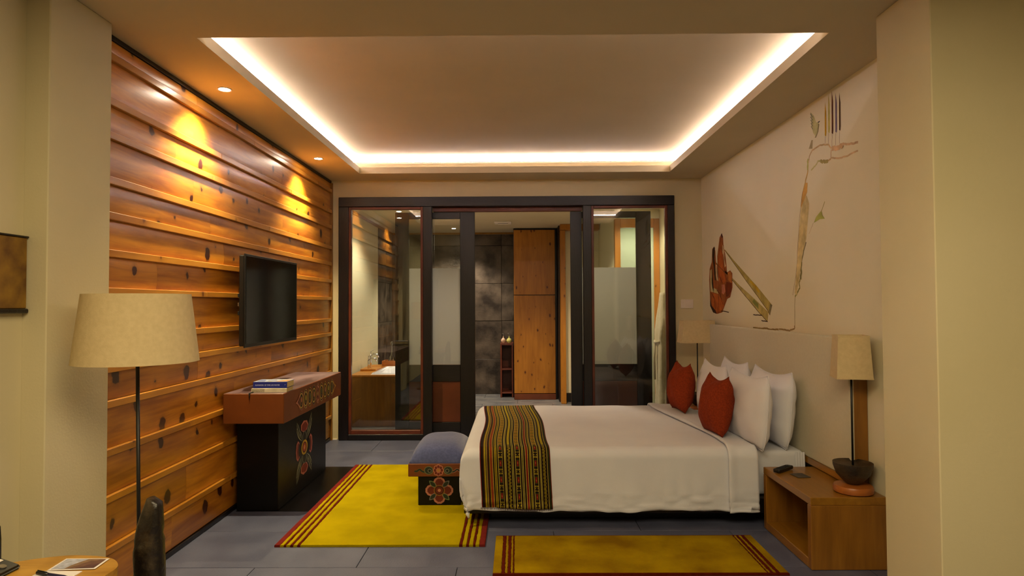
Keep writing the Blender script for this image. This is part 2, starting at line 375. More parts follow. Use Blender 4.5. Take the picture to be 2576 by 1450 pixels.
box('threshold', -1.9, 1.68, 6.862, 6.988, -.014, .001, M_dark, fl)

# ---- ceiling with the recessed tray
def ceiling():
    bm = bmesh.new(); X0, X1, Y0, Y1 = -1.585, 1.547, 3.155, 6.467; t = .064; rc = .16; g = .20
    def q(*a): bbx(bm, *a)
    q(-2.3, X0, -2.6, 6.98, H, H+t); q(X1, 3.1, -2.6, 6.98, H, H+t); q(X0, X1, -2.6, Y0, H, H+t); q(X0, X1, Y1, 6.98, H, H+t)
    q(X0-rc-.05, X0-rc, Y0-rc, Y1+rc, H+t, H+g+.05); q(X1+rc, X1+rc+.05, Y0-rc, Y1+rc, H+t, H+g+.05)
    q(X0-rc-.05, X1+rc+.05, Y0-rc-.05, Y0-rc, H+t, H+g+.05); q(X0-rc-.05, X1+rc+.05, Y1+rc, Y1+rc+.05, H+t, H+g+.05)
    q(X0-rc-.05, X1+rc+.05, Y0-rc-.05, Y1+rc+.05, H+g, H+g+.05)
    return struct(fin('ceiling', bm, M_ceil))
ceiling()
z = H+.14; X0, X1, Y0, Y1 = -1.585, 1.547, 3.155, 6.467
for a, lab in (((X0-.158, X0-.138, Y0-.13, Y1+.13), 'white light strip glowing in the left side of the ceiling recess'),
          ((X1+.138, X1+.158, Y0-.13, Y1+.13), 'white light strip glowing in the right side of the ceiling recess'),
          ((X0-.13, X1+.13, Y1+.138, Y1+.158), 'white light strip glowing in the far side of the ceiling recess'),
          ((X0-.13, X1+.13, Y0-.158, Y0-.138), 'light strip hidden in the near side of the ceiling recess')):
    cx, cy = (a[0]+a[1])/2, (a[2]+a[3])/2
    t = thing('light_strip', lab, 'light strip', (cx, cy, z), group='light strips in the ceiling recess')
    box('channel', a[0]-.001, a[1]+.001, a[2], a[3], z, z+.004, M_switch, t, bev=0); box('diffuser', *a, z+.004, z+.012, M_led, t, bev=.001)

# ---- left wall: slab, pine boards and battens
wl = struct(box('wall_left', -2.15, -1.999, 2.95, 6.838, 0, H, M_wall, bev=0)); woff = Vector(wl.location)
batt = [(2.623,2.66),(2.402,2.439),(2.237,2.274),(2.017,2.055),(1.845,1.882),(1.663,1.699),(1.479,1.513),(1.250,1.286),(1.102,1.138),(.931,.967),(.699,.735),(.476,.510),(.230,.264)]
def plank(ya, yb, z0, z1, off=0.0):
    bm = bmesh.new(); L = yb-ya-.0012; h = z1-z0; n = 8
    prof = []
    for i in range(n+1):
        t = i/n; bul = (1-abs(2*t-1)**2.4)*.0055
        if t < .5: bul *= .9
        prof.append((.012+bul, -h/2+h*t))
    pts = [(0, -h/2)] + prof + [(0, h/2)]
    A = [bm.verts.new((x, -L/2, zz)) for x, zz in pts]; B = [bm.verts.new((x, L/2, zz)) for x, zz in pts]
    for i in range(len(pts)-1): bm.faces.new((A[i], A[i+1], B[i+1], B[i]))
    bm.faces.new(A[::-1]); bm.faces.new(B); bm.faces.new((A[-1], A[0], B[0], B[-1]))
    o = fin('plank', bm, M_plank, wl, loc=Vector((-1.998+off, (ya+yb)/2, (z0+z1)/2))-woff)
    for p in o.data.polygons: p.use_smooth = abs(p.normal.y) < .5
    md = o.modifiers.new('e', 'EDGE_SPLIT'); md.split_angle = R(35)
zs = [2.728]+[v for b in batt for v in (b[1], b[0])]+[.034]
YA, YZ = 2.955, 6.815
for i in range(0, len(zs), 2):
    zt, zb = zs[i], zs[i+1]; cuts = [YA]
    c = YA + random.uniform(.5, 1.6)
    while c < YZ-.4: cuts.append(c); c += random.uniform(1.1, 2.2)
    cuts.append(YZ)
    for a, b in zip(cuts, cuts[1:]): plank(a, b, zb+.0004, zt-.0004, random.uniform(0, .0015))
for zb, zt in batt:
    cuts = [YA]; c = YA + random.uniform(.8, 2.2)
    while c < YZ-.4: cuts.append(c); c += random.uniform(1.3, 2.4)
    cuts.append(YZ)
    for a, b in zip(cuts, cuts[1:]): box('batten', -1.998, -1.963, a+.0006, b-.0006, zb, zt, M_batt, wl, bev=.0025)
box('edge_strip', -1.998, -1.957, 6.817, 6.837, .0, 2.728, M_oakv, wl, bev=.002)
struct(box('baseboard_left', -1.998, -1.972, 2.992, 6.815,   .001, .030, M_dark, bev=.003))
struct(box('shadow_gap_strip', -1.998, -1.976, 2.992, 6.837, 2.731, 2.7545, M_dark, bev=.001))  # dark strip in the recessed gap under the ceiling; colour stands for its shade
# ---- piers that frame the bedroom, and sitting-area walls
struct(box('wall_left_pier', -2.15, -1.902, 2.59, 2.99, 0, H, M_wall, bev=.004))
struct(box('wall_sitting_left', -2.15, -2.0, -2.5, 2.5895, 0, H, M_wall, bev=0))
struct(box('wall_right_pier', 1.684, 2.1, 2.60, 2.99, 0, H, M_wall, bev=.004))
struct(box('wall_sitting_far', 2.1005, 3.1, 2.60, 2.75, 0, H, M_wall, bev=0))
struct(box('wall_sitting_right', 3.0, 3.1, -2.5, 2.5995, 0, H, M_wall, bev=0))
struct(box('wall_rear', -2.15, 3.1, -2.6, -2.5005, 0, H, M_wall, bev=0))
wr = struct(box('wall_right', 1.967, 2.1, 2.9905, 6.838, 0, H, M_wallR, bev=0)); roff = Vector(wr.location)
struct(boxes('wall_back', [(-2.15,-1.9,6.8385,6.985,0,H),(1.68,2.1,6.8385,6.985,0,H),(-1.9,1.68,6.8385,6.985,2.572,H)], M_wall, bev=0))
struct(box('baseboard_back', -1.955, -1.905, 6.826, 6.838, .001, .012, M_switch, bev=.001))

# ---- mural painted on the right wall (y, z on the wall plane)
MURAL=[
 ('painted_robed_figure','P',(128,68,30),0,[(6.17,2.097),(6.134,2.058),(6.126,1.982),(6.078,1.89),(6.045,1.787),(6.034,1.713),(5.943,1.728),(5.885,1.699),(5.886,1.569),(5.953,1.479),(6.034,1.466),(6.12,1.393),(6.186,1.338),(6.34,1.321),(6.477,1.334),(6.57,1.399),(6.577,1.515),(6.595,1.661),(6.573,1.776),(6.49,1.851),(6.478,1.972),(6.414,1.991),(6.377,1.942),(6.363,1.835),(6.319,1.804),(6.32,1.888),(6.286,1.962),(6.241,2.062)]),
 ('painted_robed_figure','P',(150,72,26),0,[(6.224,1.957),(6.14,1.916),(6.104,1.764),(6.068,1.641),(6.153,1.603),(6.281,1.649),(6.309,1.776),(6.289,1.886)]),
 ('painted_robed_figure','P',(160,80,30),0,[(6.516,1.535),(6.31,1.511),(6.16,1.44),(6.12,1.399),(6.207,1.351),(6.385,1.336),(6.51,1.399)]),
 ('painted_robed_figure','P',(158,92,38),0,[(6.003,1.711),(5.923,1.717),(5.896,1.673),(5.908,1.609),(6.006,1.639),(6.025,1.679)]),
 ('painted_robed_figure','P',(95,38,14),0,[(6.058,1.627),(5.898,1.608),(5.911,1.537),(6.013,1.486),(6.074,1.487),(6.092,1.561)]),
 ('painted_robed_figure','P',(172,150,100),0,[(6.554,1.761),(6.494,1.772),(6.506,1.658),(6.49,1.585),(6.33,1.56),(6.305,1.517),(6.445,1.534),(6.551,1.543),(6.563,1.66)]),
 ('painted_robed_figure','P',(180,150,108),0,[(6.369,1.807),(6.328,1.805),(6.324,1.693),(6.286,1.639),(6.348,1.652),(6.386,1.724)]),
 ('painted_robed_figure','P',(176,146,104),0,[(6.158,1.985),(6.106,1.953),(6.101,1.845),(6.062,1.775),(6.1,1.764),(6.122,1.846),(6.165,1.918)]),
 ('painted_robed_figure','P',(170,100,70),0,[(6.196,1.605),(6.111,1.602),(6.089,1.534),(6.136,1.508),(6.199,1.523)]),
 ('painted_robed_figure','P',(48,28,14),0,[(6.469,1.964),(6.414,1.991),(6.389,1.972),(6.412,1.867),(6.384,1.78),(6.367,1.652),(6.405,1.654),(6.434,1.783),(6.476,1.9)]),
 ('painted_robed_figure','P',(60,24,12),0,[(6.197,2.085),(6.166,2.097),(6.138,2.058),(6.173,2.048)]),
 ('painted_robed_figure','P',(46,26,18),0,[(6.567,1.471),(6.522,1.399),(6.384,1.35),(6.363,1.32),(6.477,1.334),(6.57,1.399)]),
 ('painted_robed_figure','L',(84,32,12),0.01,[(6.198,2.051),(6.247,1.924),(6.292,1.803),(6.258,1.683),(6.174,1.618)]),
 ('painted_robed_figure','L',(84,32,12),0.01,[(6.141,1.895),(6.101,1.737),(6.057,1.64)]),
 ('painted_robed_figure','L',(84,32,12),0.01,[(6.516,1.528),(6.425,1.47),(6.396,1.35)]),
 ('painted_robed_figure','L',(84,32,12),0.01,[(6.305,1.511),(6.29,1.441),(6.313,1.336)]),
 ('painted_robed_figure','L',(84,32,12),0.01,[(6.352,1.56),(6.243,1.51),(6.161,1.413)]),
 ('painted_robed_figure','L',(84,32,12),0.01,[(6.08,1.601),(6.041,1.533),(6.075,1.467)]),
 ('painted_robed_figure','L',(60,40,24),0.008,[(6.228,1.35),(6.122,1.349),(5.995,1.341)]),
 ('painted_horn','P',(150,128,62),0,[(6.093,1.937),(5.841,1.813),(5.555,1.683),(5.265,1.552),(4.977,1.407),(5.022,1.329),(5.092,1.379),(5.33,1.507),(5.591,1.647),(5.842,1.787),(6.097,1.929)]),
 ('painted_horn2','P',(156,134,72),0,[(6.359,1.827),(6.044,1.717),(5.701,1.583),(5.363,1.466),(5.053,1.351),(5.074,1.275),(5.228,1.338),(5.563,1.486),(5.868,1.627),(6.147,1.739),(6.359,1.819)]),
 ('painted_horn','P',(162,128,28),0,[(5.423,1.616),(5.296,1.565),(5.221,1.51),(5.267,1.511),(5.36,1.561),(5.456,1.605)]),
 ('painted_horn2','P',(110,112,50),0,[(5.364,1.46),(5.27,1.418),(5.257,1.372),(5.334,1.407),(5.397,1.436)]),
 ('painted_horn','P',(110,98,66),0,[(5.019,1.418),(4.977,1.407),(5.022,1.329),(5.05,1.357)]),
 ('painted_horn','L',(70,52,28),0.006,[(6.097,1.929),(5.591,1.647),(5.33,1.507),(5.092,1.379),(5.022,1.329)]),
 ('painted_horn2','L',(70,52,28),0.006,[(6.359,1.819),(5.868,1.627),(5.563,1.486),(5.228,1.338),(5.074,1.275)]),
 ('painted_horn','L',(50,32,18),0.008,[(5.377,1.327),(5.183,1.326)]),
 ('painted_horn2','L',(50,32,18),0.008,[(5.199,1.282),(5.074,1.28)]),
 ('painted_cliff','L',(96,72,24),0.014,[(5.387,1.217),(5.232,1.218),(5.113,1.225),(5.013,1.218),(4.863,1.224)]),
 ('painted_cliff','L',(120,92,50),0.006,[(5.636,1.21),(5.489,1.211)]),
 ('painted_cliff','L',(96,76,34),0.012,[(4.856,1.226),(4.744,1.227),(4.672,1.224),(4.587,1.242),(4.583,1.261)]),
 ('painted_cliff','L',(112,96,40),0.007,[(4.58,1.242),(4.578,1.39),(4.567,1.464)]),
 ('painted_cliff','L',(88,92,28),0.014,[(4.567,1.464),(4.532,1.492),(4.492,1.528),(4.495,1.571),(4.478,1.585)]),
 ('painted_cliff','L',(66,66,20),0.024,[(4.477,1.585),(4.465,1.642),(4.457,1.707)]),
 ('painted_cliff','L',(80,74,28),0.012,[(4.457,1.707),(4.428,1.762),(4.38,1.836)]),
 ('painted_cliff','L',(120,98,62),0.006,[(4.606,1.479),(4.552,1.61),(4.523,1.719),(4.514,1.813),(4.491,1.913),(4.477,2.013),(4.451,2.089)]),
 ('painted_cliff','P',(176,156,98),0,[(4.442,2.109),(4.36,2.153),(4.324,2.09),(4.376,1.857),(4.439,1.763),(4.494,1.593),(4.541,1.478),(4.574,1.493),(4.538,1.639),(4.508,1.798),(4.479,1.955)]),
 ('painted_cliff','P',(168,118,34),0,[(4.384,2.242),(4.342,2.234),(4.352,2.173),(4.385,2.136),(4.448,2.081),(4.441,2.123),(4.423,2.171)]),
 ('painted_cliff','L',(110,70,24),0.008,[(4.381,2.242),(4.423,2.178),(4.451,2.089)]),
 ('painted_cliff','P',(118,132,34),0,[(4.171,2.012),(4.149,2.017),(4.139,1.981),(4.109,1.96),(4.173,1.965),(4.261,1.952),(4.23,1.986)]),
 ('painted_cliff','L',(140,130,50),0.007,[(4.105,2.069),(4.146,2.022),(4.164,2.004)]),
 ('painted_cliff','L',(150,120,84),0.004,[(4.268,1.953),(4.332,1.888)]),
 ('painted_cliff','L',(160,120,40),0.014,[(4.41,2.192),(4.353,2.279),(4.332,2.323),(4.333,2.367)]),
 ('painted_cliff','L',(130,140,50),0.016,[(4.34,2.32),(4.336,2.372),(4.327,2.394)]),
 ('painted_cliff','L',(168,136,88),0.011,[(4.326,2.365),(4.305,2.409),(4.273,2.435),(4.211,2.439),(4.152,2.443),(4.094,2.43),(4.043,2.417),(4.003,2.383)]),
 ('painted_cliff','L',(168,128,88),0.03,[(4.003,2.388),(3.95,2.374),(3.88,2.37),(3.859,2.369)]),
 ('painted_cliff','L',(170,134,96),0.014,[(3.88,2.381),(3.822,2.367),(3.757,2.352),(3.694,2.345)]),
 ('painted_cliff','L',(170,138,98),0.011,[(4.008,2.38),(4.019,2.331),(3.961,2.313),(3.883,2.3),(3.816,2.295),(3.759,2.298),(3.696,2.296)]),
 ('painted_cliff','L',(146,144,80),0.012,[(4.288,2.309),(4.226,2.324),(4.185,2.346),(4.136,2.337)]),
 ('painted_cliff','L',(120,110,46),0.022,[(4.156,2.339),(4.098,2.322),(4.052,2.318)]),
 ('painted_cliff','L',(150,118,66),0.01,[(4.052,2.318),(4.014,2.323)]),
 ('painted_bird','P',(168,158,104),0,[(4.284,2.698),(4.234,2.657),(4.205,2.606),(4.166,2.59),(4.175,2.546),(4.209,2.509),(4.248,2.547),(4.272,2.601),(4.275,2.65)]),
 ('painted_bird','P',(120,106,70),0,[(4.176,2.593),(4.161,2.58),(4.176,2.537),(4.209,2.506),(4.229,2.511),(4.193,2.532)]),
 ('painted_bird','P',(38,28,28),0,[(4.185,2.601),(4.151,2.602),(4.158,2.594),(4.178,2.595)]),
 ('painted_bird','P',(140,122,84),0,[(4.275,2.507),(4.255,2.502),(4.264,2.447),(4.316,2.458),(4.301,2.475)]),
 ('painted_bird','L',(110,106,92),0.006,[(4.284,2.686),(4.249,2.652)]),
 ('painted_bird','L',(110,106,92),0.006,[(4.282,2.664),(4.25,2.632)]),
 ('painted_bird','L',(110,106,92),0.006,[(4.28,2.642),(4.251,2.613)]),
 ('painted_bird','L',(110,106,92),0.006,[(4.277,2.62),(4.251,2.593)]),
 ('painted_bird','L',(110,106,92),0.006,[(4.275,2.598),(4.252,2.573)]),
 ('painted_flag0','P',(166,124,24),0,[(4.08,2.703),(4.066,2.635),(4.067,2.504),(4.074,2.479),(4.09,2.488),(4.087,2.614)]),
 ('painted_flag0','L',(140,110,84),0.004,[(4.085,2.482),(4.088,2.436)]),
 ('painted_flag1','P',(158,142,66),0,[(4.034,2.738),(4.02,2.67),(4.022,2.514),(4.029,2.488),(4.045,2.497),(4.04,2.65)]),
 ('painted_flag1','L',(140,110,84),0.004,[(4.04,2.491),(4.044,2.42)]),
 ('painted_flag2','P',(74,36,14),0,[(3.99,2.742),(3.976,2.674),(3.979,2.495),(3.985,2.47),(4.001,2.479),(3.996,2.654)]),
 ('painted_flag2','L',(140,110,84),0.004,[(3.996,2.473),(4.001,2.387)]),
 ('painted_flag3','P',(92,76,92),0,[(3.944,2.715),(3.931,2.649),(3.933,2.491),(3.939,2.467),(3.955,2.475),(3.95,2.629)]),
 ('painted_flag3','L',(140,110,84),0.004,[(3.95,2.469),(3.954,2.391)]),
 ('painted_flag4','P',(62,40,16),0,[(3.899,2.702),(3.886,2.637),(3.888,2.491),(3.894,2.466),(3.909,2.475),(3.905,2.617)]),
 ('painted_flag4','L',(140,110,84),0.004,[(3.904,2.469),(3.909,2.391)]),
]

groups = {}
for nm, k, col, wd, pts in MURAL:
    base = nm.rstrip('0123456789')
    p = groups.setdefault(nm, Paint((1.967,0,0), (0,1,0), (0,0,1), (-1,0,0)))
    if base == 'painted_cliff': col = tuple(int(c*.68+w_*.32) for c, w_ in zip(col, (190,160,122)))
    if k == 'P': p.poly(pts, col)
    else:
        rn = random.Random(len(pts)); q = []
        for a, b in zip(pts, pts[1:]):
            for s in range(4):
                t = s/4; q.append((a[0]+(b[0]-a[0])*t+rn.uniform(-1,1)*wd*.25, a[1]+(b[1]-a[1])*t+rn.uniform(-1,1)*wd*.18))
        q.append(pts[-1]); p.line(q, wd, col)
for nm, p in groups.items():
    p.done(nm.rstrip("0123456789"), wr, vcol("mural_paint", .75, .2, .3, 14))

# ---- frame, fixed panes and sliding doors at the back
w1 = struct(thing('window_1', None, None, (-1.44, 6.86, 0))); w2 = struct(thing('window_2', None, None, (1.18, 6.86, 0)))
fr = struct(thing('door_frame', None, None, (0, 6.86, 0)))
box('jamb', -1.886, -1.785, 6.80, 6.96, 0.002, 2.469, M_dark, fr); box('jamb', 1.601, 1.668, 6.80, 6.96, 0.002, 2.469, M_dark, fr)
box('header', -1.886, 1.668, 6.79, 6.96, 2.47, 2.57, M_darkh, fr)
box('mullion', -.993, -.90, 6.80, 6.885, .002, 2.469, M_dark, fr); box('mullion', .705, .79, 6.80, 6.885, .002, 2.469, M_dark, fr)
box('track_rail', -.90, .705, 6.89, 6.955, 2.425, 2.469, M_red, fr)
box('bottom_rail', -1.785, -.993, 6.80, 6.885, .002, .062, M_dark, fr); box('bottom_rail', .79, 1.601, 6.80, 6.885, .002, .062, M_dark, fr)
for wnd, a, b in ((w1, -1.785, -.993), (w2, .79, 1.601)):
    box('bead', a, a+.028, 6.812, 6.86, .063, 2.469, M_red, wnd); box('bead', b-.028, b, 6.812, 6.86, .063, 2.469, M_red, wnd)
    box('bead', a+.0285, b-.0285, 6.812, 6.86, 2.440, 2.469, M_red, wnd); box('bead', a+.0285, b-.0285, 6.806, 6.86, .063, .105, M_red, wnd)
    box('pane', a+.0285, b-.0285, 6.838, 6.844, .1055, 2.4395, M_glass, wnd, bev=0)
def slider(n, x0, x1, g0, g1, y0, y1):
    d = struct(thing('door_%d' % n, None, None, ((x0+x1)/2, (y0+y1)/2, .006)))
    box('stile', x0, g0, y0, y1, .006, 2.42, M_dark, d); box('stile', g1, x1, y0, y1, .006, 2.42, M_dark, d)
    e = .0005
    box('rail', g0+e, g1-e, y0, y1, 2.35, 2.42, M_darkh, d); box('rail', g0+e, g1-e, y0, y1, .602, .781, M_darkh, d); box('rail', g0+e, g1-e, y0, y1, .006, .169, M_darkh, d)
    box('lower_panel', g0+e, g1-e, y0+.012, y1-.012, .1695, .6015, M_redpan, d)
    ym = (y0+y1)/2
    box('pane', g0+e, g1-e, ym-.003, ym+.003, .7815, 2.3495, M_glass, d, bev=0)
    box('frosted_film', g0+.002, g1-.002, ym+.0035, ym+.0045, .783, 1.817, M_frost, d, bev=0)
    return d
slider(1, -1.308, -.450, -1.162, -.609, 6.905, 6.945)
slider(2, .577, 1.440, .70, 1.282, 6.905, 6.945)

# ---- bathroom shell
bl = struct(box('wall_bathroom_left', -2.15, -2.0, 6.9855, 9.249, 0, 2.58, M_wall, bev=0))
sl = struct(box('wall_bathroom_slate', -2.15, -2.02, 9.25, 10.5, 0, 2.58, M_grout, bev=0))
struct(box('wall_bathroom_right', 1.75, 1.9, 6.9855, 10.5, 0, 2.58, M_wall, bev=0))
wb = struct(box('wall_bathroom_back', -2.02, 1.75, 10.325, 10.5, 0, 2.58, M_grout, bev=0))
zt = [.0, .555, 1.166, 1.763, 2.37, 2.578]
for i, (a, b) in enumerate(zip(zt, zt[1:])):
    for x0, x1 in ((-1.999, -1.445), (-1.445, -.845), (-.845, -.245), (-.245, .355)):
        box('stone_slab', x0+.002, x1-.002, 10.30-random.uniform(0,.006), 10.325, a+.002, b-.002, M_stone, wb, bev=.003)
    for y0, y1 in ((9.252, 9.8), (9.8, 10.29)):
        box('stone_slab', -2.02, -2.0+random.uniform(0,.006), y0+.002, y1-.002, a+.002, b-.002, M_stone, sl, bev=.003)
struct(box('ceiling_bathroom', -2.15, 1.9, 6.9855, 10.5, 2.58, 2.68, M_ceil, bev=0))
struct(box('trim_2', -1.985, .0, 10.27, 10.299, 2.55, 2.5795, M_oak, bev=.002))
struct(box('trim_3', -1.999, -1.985, 6.99, 10.26, 2.54, 2.5795, M_oak, bev=.002))
struct(box('wall_hallway', .705, 1.749, 9.45, 9.55, 0, 2.58, M_wallR, bev=0))
struct(box('baseboard_hallway', .71, 1.195, 9.432, 9.449, .001, .13, M_dark, bev=.002))
struct(box('wall_cubicle', 1.201, 1.249, 7.96, 9.449, 0, 2.58, M_wallR, bev=0))
pf = struct(thing('door_3', None, None, (1.475, 7.9, 0)))
box('stile', 1.203, 1.272, 7.88, 7.94, .002, 2.47, M_cab2, pf); box('stile', 1.68, 1.748, 7.88, 7.94, .002, 2.47, M_cab2, pf)
box('rail', 1.2725, 1.6795, 7.88, 7.94, 2.36, 2.47, M_cab2, pf); box('rail', 1.2725, 1.6795, 7.88, 7.94, .002, .15, M_cab2, pf)
box('pane', 1.2725, 1.6795, 7.905, 7.913, .1505, 2.3595, M_frost2, pf, bev=0)
struct(box('wall_cubicle_top', 1.201, 1.749, 7.88, 7.959, 2.471, 2.579, M_wallR, bev=0))
df = struct(thing('door_4', None, None, (.66, 9.3, 0)))
box('post', .628, .70, 9.24, 9.42, .002, 2.49, M_cab, df); box('lintel', .628, 1.19, 9.24, 9.42, 2.495, 2.578, M_cab, df)
struct(box('wall_closet_side', .612, .704, 9.425, 9.70, 0, 2.58, M_dark, bev=0))

# ================================================================== BED
TOP = .50; SN, SF, SX = 4.205, 5.88, -.285      # where the near, far and foot edges begin to roll over
def over(o, r=.07):
    if o <= 0: return o, 0.0
    q = r*PI/2
    if o < q: return r*math.sin(o/r), r*(1-math.cos(o/r))
    return r, r+(o-q)
def cloth(a, b):
    """flat cloth coordinates (x along the bed, y across) -> point on the draped cover"""
    x, dx = (SX - over(SX-a)[0], over(SX-a)[1]) if a < SX else (a, 0.0)
    if b < SN: p, dy = over(SN-b); y = SN-p
    elif b > SF: p, dy = over(b-SF); y = SF+p
    else: y, dy = b, 0.0
    drop = (dx**3.2+dy**3.2)**(1/3.2) if (dx > 0 and dy > 0) else max(dx, dy)
    z = TOP - drop
    if dx > 0 and dy > .2:
        s_ = min(1, (dy-.2)/.24); s_ = s_*s_*(3-2*s_); x = SX + (x-SX)*(1-.8*s_)
    if dx > 0:
        k = min(1, dx/.35); x -= .018*math.sin(PI*k) - .05*max(0, k-.7)
    v = noise.noise(Vector((a*2.2, b*2.2, 0)))*.006 + noise.noise(Vector((a*6, b*5, 3)))*.0022
    z += v if drop < .05 else 0
    if dy > .08:
        k = min(1, (dy-.08)/.2)*(1-min(1, dx/.05))
        s = noise.noise(Vector((a*9, dy*2.5, 7)))*.009*k + noise.noise(Vector((a*2.4+.5*dy, dy*26, 1)))*.030*max(0, (dy-.25)/.2)
        y += (-abs(s)*1.2 if b < SN else abs(s)) - (.006*k if b < SN else 0)
        z += (.016*noise.noise(Vector((a*2.5, 5, 5)))+.007*noise.noise(Vector((a*9, 2, 5))))*k
    return Vector((x, y, z))
def sheet(name, A, B, na, nb, mat, parent, offn=0.0, thick=.006, colf=None, uvskew=None, offf=None):
    bm = bmesh.new(); g = []
    cl = bm.loops.layers.color.new('Col') if colf else None
    eps = .004
    for i in range(na+1):
        row = []
        for j in range(nb+1):
            a = A[0]+(A[1]-A[0])*i/na; b = B[0]+(B[1]-B[0])*j/nb
            aa = a + (uvskew(a, b) if uvskew else 0)
            p = cloth(aa, b); n = (cloth(aa+eps, b)-cloth(aa-eps, b)).cross(cloth(aa, b+eps)-cloth(aa, b-eps))
            n = n.normalized() if n.length > 1e-9 else Vector((0,0,1))
            f = offf(a, b) if offf else 0
            row.append(bm.verts.new(p + n*(offn+f)))
        g.append(row)
    for i in range(na):
        for j in range(nb):
            f = bm.faces.new((g[i][j], g[i+1][j], g[i+1][j+1], g[i][j+1])); f.smooth = True
            if colf:
                c = (*adj(colf((i+.5)/na, (j+.5)/nb)), 1)
                for lp in f.loops: lp[cl] = c
    me = bpy.data.meshes.new(name); bm.to_mesh(me); bm.free(); o = mobj(name, me, mat, parent)
    if thick:
        md = o.modifiers.new('t', 'SOLIDIFY'); md.thickness = thick; md.offset = -1
    return o
bed = thing('bed', 'wide low bed with dark platform and tall beige upholstered headboard', 'bed', (.78, 5.05, 0))
def soft(name, x0, x1, y0, y1, z0, z1, mat, parent, r=.05, sub=3):
    bm = bmesh.new(); cx, cy, cz = (x0+x1)/2, (y0+y1)/2, (z0+z1)/2
    bbx(bm, x0-cx, x1-cx, y0-cy, y1-cy, z0-cz, z1-cz, r, sub); o = Vector((cx, cy, cz))
    if parent: o = o - Vector(parent.location)
    return fin(name, bm, mat, parent, True, loc=o)
box('plinth', -.18, 1.8, 4.32, 5.82, .001, .077, M_blackp, bed)
box('platform', -.348, 1.862, 4.17, 5.95, .078, .175, M_dark, bed, bev=.006)
soft('mattress', -.262, 1.862, 4.222, 5.90, .176, .462, M_white, bed, r=.035)
box('headboard_frame', 1.888, 1.966, 3.645, 6.28, .388, 1.215, M_oakv, bed, bev=.004)
soft('headboard_pad', 1.866, 1.912, 3.648, 6.277, .43, 1.222, M_hb, bed, r=.012, sub=2)
box('lower_rail', 1.868, 1.8875, 3.648, 6.277, .389, .4295, M_oak, bed, bev=.002)
fitted = sheet('sheet_drape', (0, 1), (0, 1), 1, 1, M_white, bed) if False else None
duv = sheet('duvet', (-.62, 1.505), (3.772, 6.30), 150, 190, M_white, None, 0, .012, offf=lambda a, b: .010*max(0, 1-((a-.4)/1.6)**2)*0)
tag(duv, 'smooth white duvet covering the bed and hanging over its sides', 'duvet')
sheet('folded_band', (1.325, 1.515), (3.768, 6.30), 16, 190, M_white, duv, .013, .012, uvskew=lambda a, b: (-.07*(b-4.2)+.03*math.sin(b*3.1))*(1-(a-1.325)/.19) if b > 4.2 else .01,
      offf=lambda a, b: .012*math.exp(-((a-1.34)/.03)**2))
# small bunched sheet corner hanging by the headboard
bm = bmesh.new()
for i in range(13):
    t = i/12; x = 1.80+.058*t; yv = 4.219-.006*abs(math.sin(t*11)); 
    for zz in (.455, .40, .30): bm.verts.new((x, yv-(.455-zz)*.05, zz))
bm.verts.ensure_lookup_table()
for i in range(12):
    for k in range(2): bm.faces.new((bm.verts[i*3+k], bm.verts[i*3+3+k], bm.verts[i*3+4+k], bm.verts[i*3+1+k])).smooth = True
o = fin('sheet_corner', bm, M_white, bed); o.location = -Vector(bed.location)
ADJ[0] = (.72, .76, .9)
# woven runner
K = (34, 20, 12); Yl = (176, 150, 28); OR = (150, 62, 22); RD = (132, 34, 20); GN = (58, 66, 24); BR = (84, 44, 16); CR = (206, 178, 70)
BW = [(.010,RD),(.035,K),(.01,BR),(.02,Yl),(.012,K),(.008,CR),(.02,BR),(.012,K),(.01,Yl),(.030,OR),(.01,CR),(.018,K),(.01,Yl),(.008,K),(.012,Yl),(.02,K),(.006,CR),('M',.052),(.006,CR),(.022,K),
      (.008,CR),(.008,GN),(.008,CR),(.02,K),('Y',.034),(.02,K),(.008,CR),(.01,GN),(.008,CR),(.022,K),(.006,CR),('M',.052),(.006,CR),(.022,K),(.008,CR),(.01,GN),(.008,CR),(.022,K),
      (.008,CR),(.026,RD),(.006,CR),(.02,K),(.008,Yl),(.008,GN),(.008,CR),(.022,K),(.006,CR),('M',.052),(.006,CR),(.022,K),(.008,CR),(.008,GN),(.008,CR),(.02,K),('Y',.034),(.022,K),(.008,CR),(.012,K),(.008,GN),(.012,K),(.008,OR)]
tot = sum(b[1] if isinstance(b[0], str) else b[0] for b in BW); acc = 0; BND = []
for b in BW:
    wd = (b[1] if isinstance(b[0], str) else b[0])/tot; BND.append((acc, acc+wd, b)); acc += wd
def runcol(u, v):
    s = v*2.40                                   # metres along the cloth from the near hem
    for a, b, q in BND:
        if a <= u < b or b > .99999 and u >= a:
            if q[0] == 'M':
                t = (u-a)/(b-a); P = .105 if s < .46 else .05
                k = (s % P)/P; odd = int(s/P) % 2
                cx = abs(t-.5)*2; 
                if s < .46:
                    if k < .42:
                        hx = (t*3) % 1; hy = (k/.42*3) % 1
                        return Yl if (hx > .25 and hx < .85 and hy > .2 and hy < .8 and not (abs(t-.5) < .14 and abs(k-.21) < .05)) else K
                    if .55 < k < .88 and cx < .55: return RD if not (abs(k-.71) < .05 and cx < .2) else (190, 90, 40)
                    return GN if .5 < k < .93 and cx < .9 else K
                c = (int(t*4)+int(k*3)) % 2
                return Yl if c else ((150,76,24) if odd else (70,40,16))
            if q[0] == 'Y':
                if s > .46: return (186, 160, 14)
                t = (u-a)/(b-a); return Yl if (int(t*4)+int(s*90)) % 2 else K
            c = q[1]
            if c in (CR, Yl) and False: return tuple(int(x*.55) for x in c)
            return c
    return K
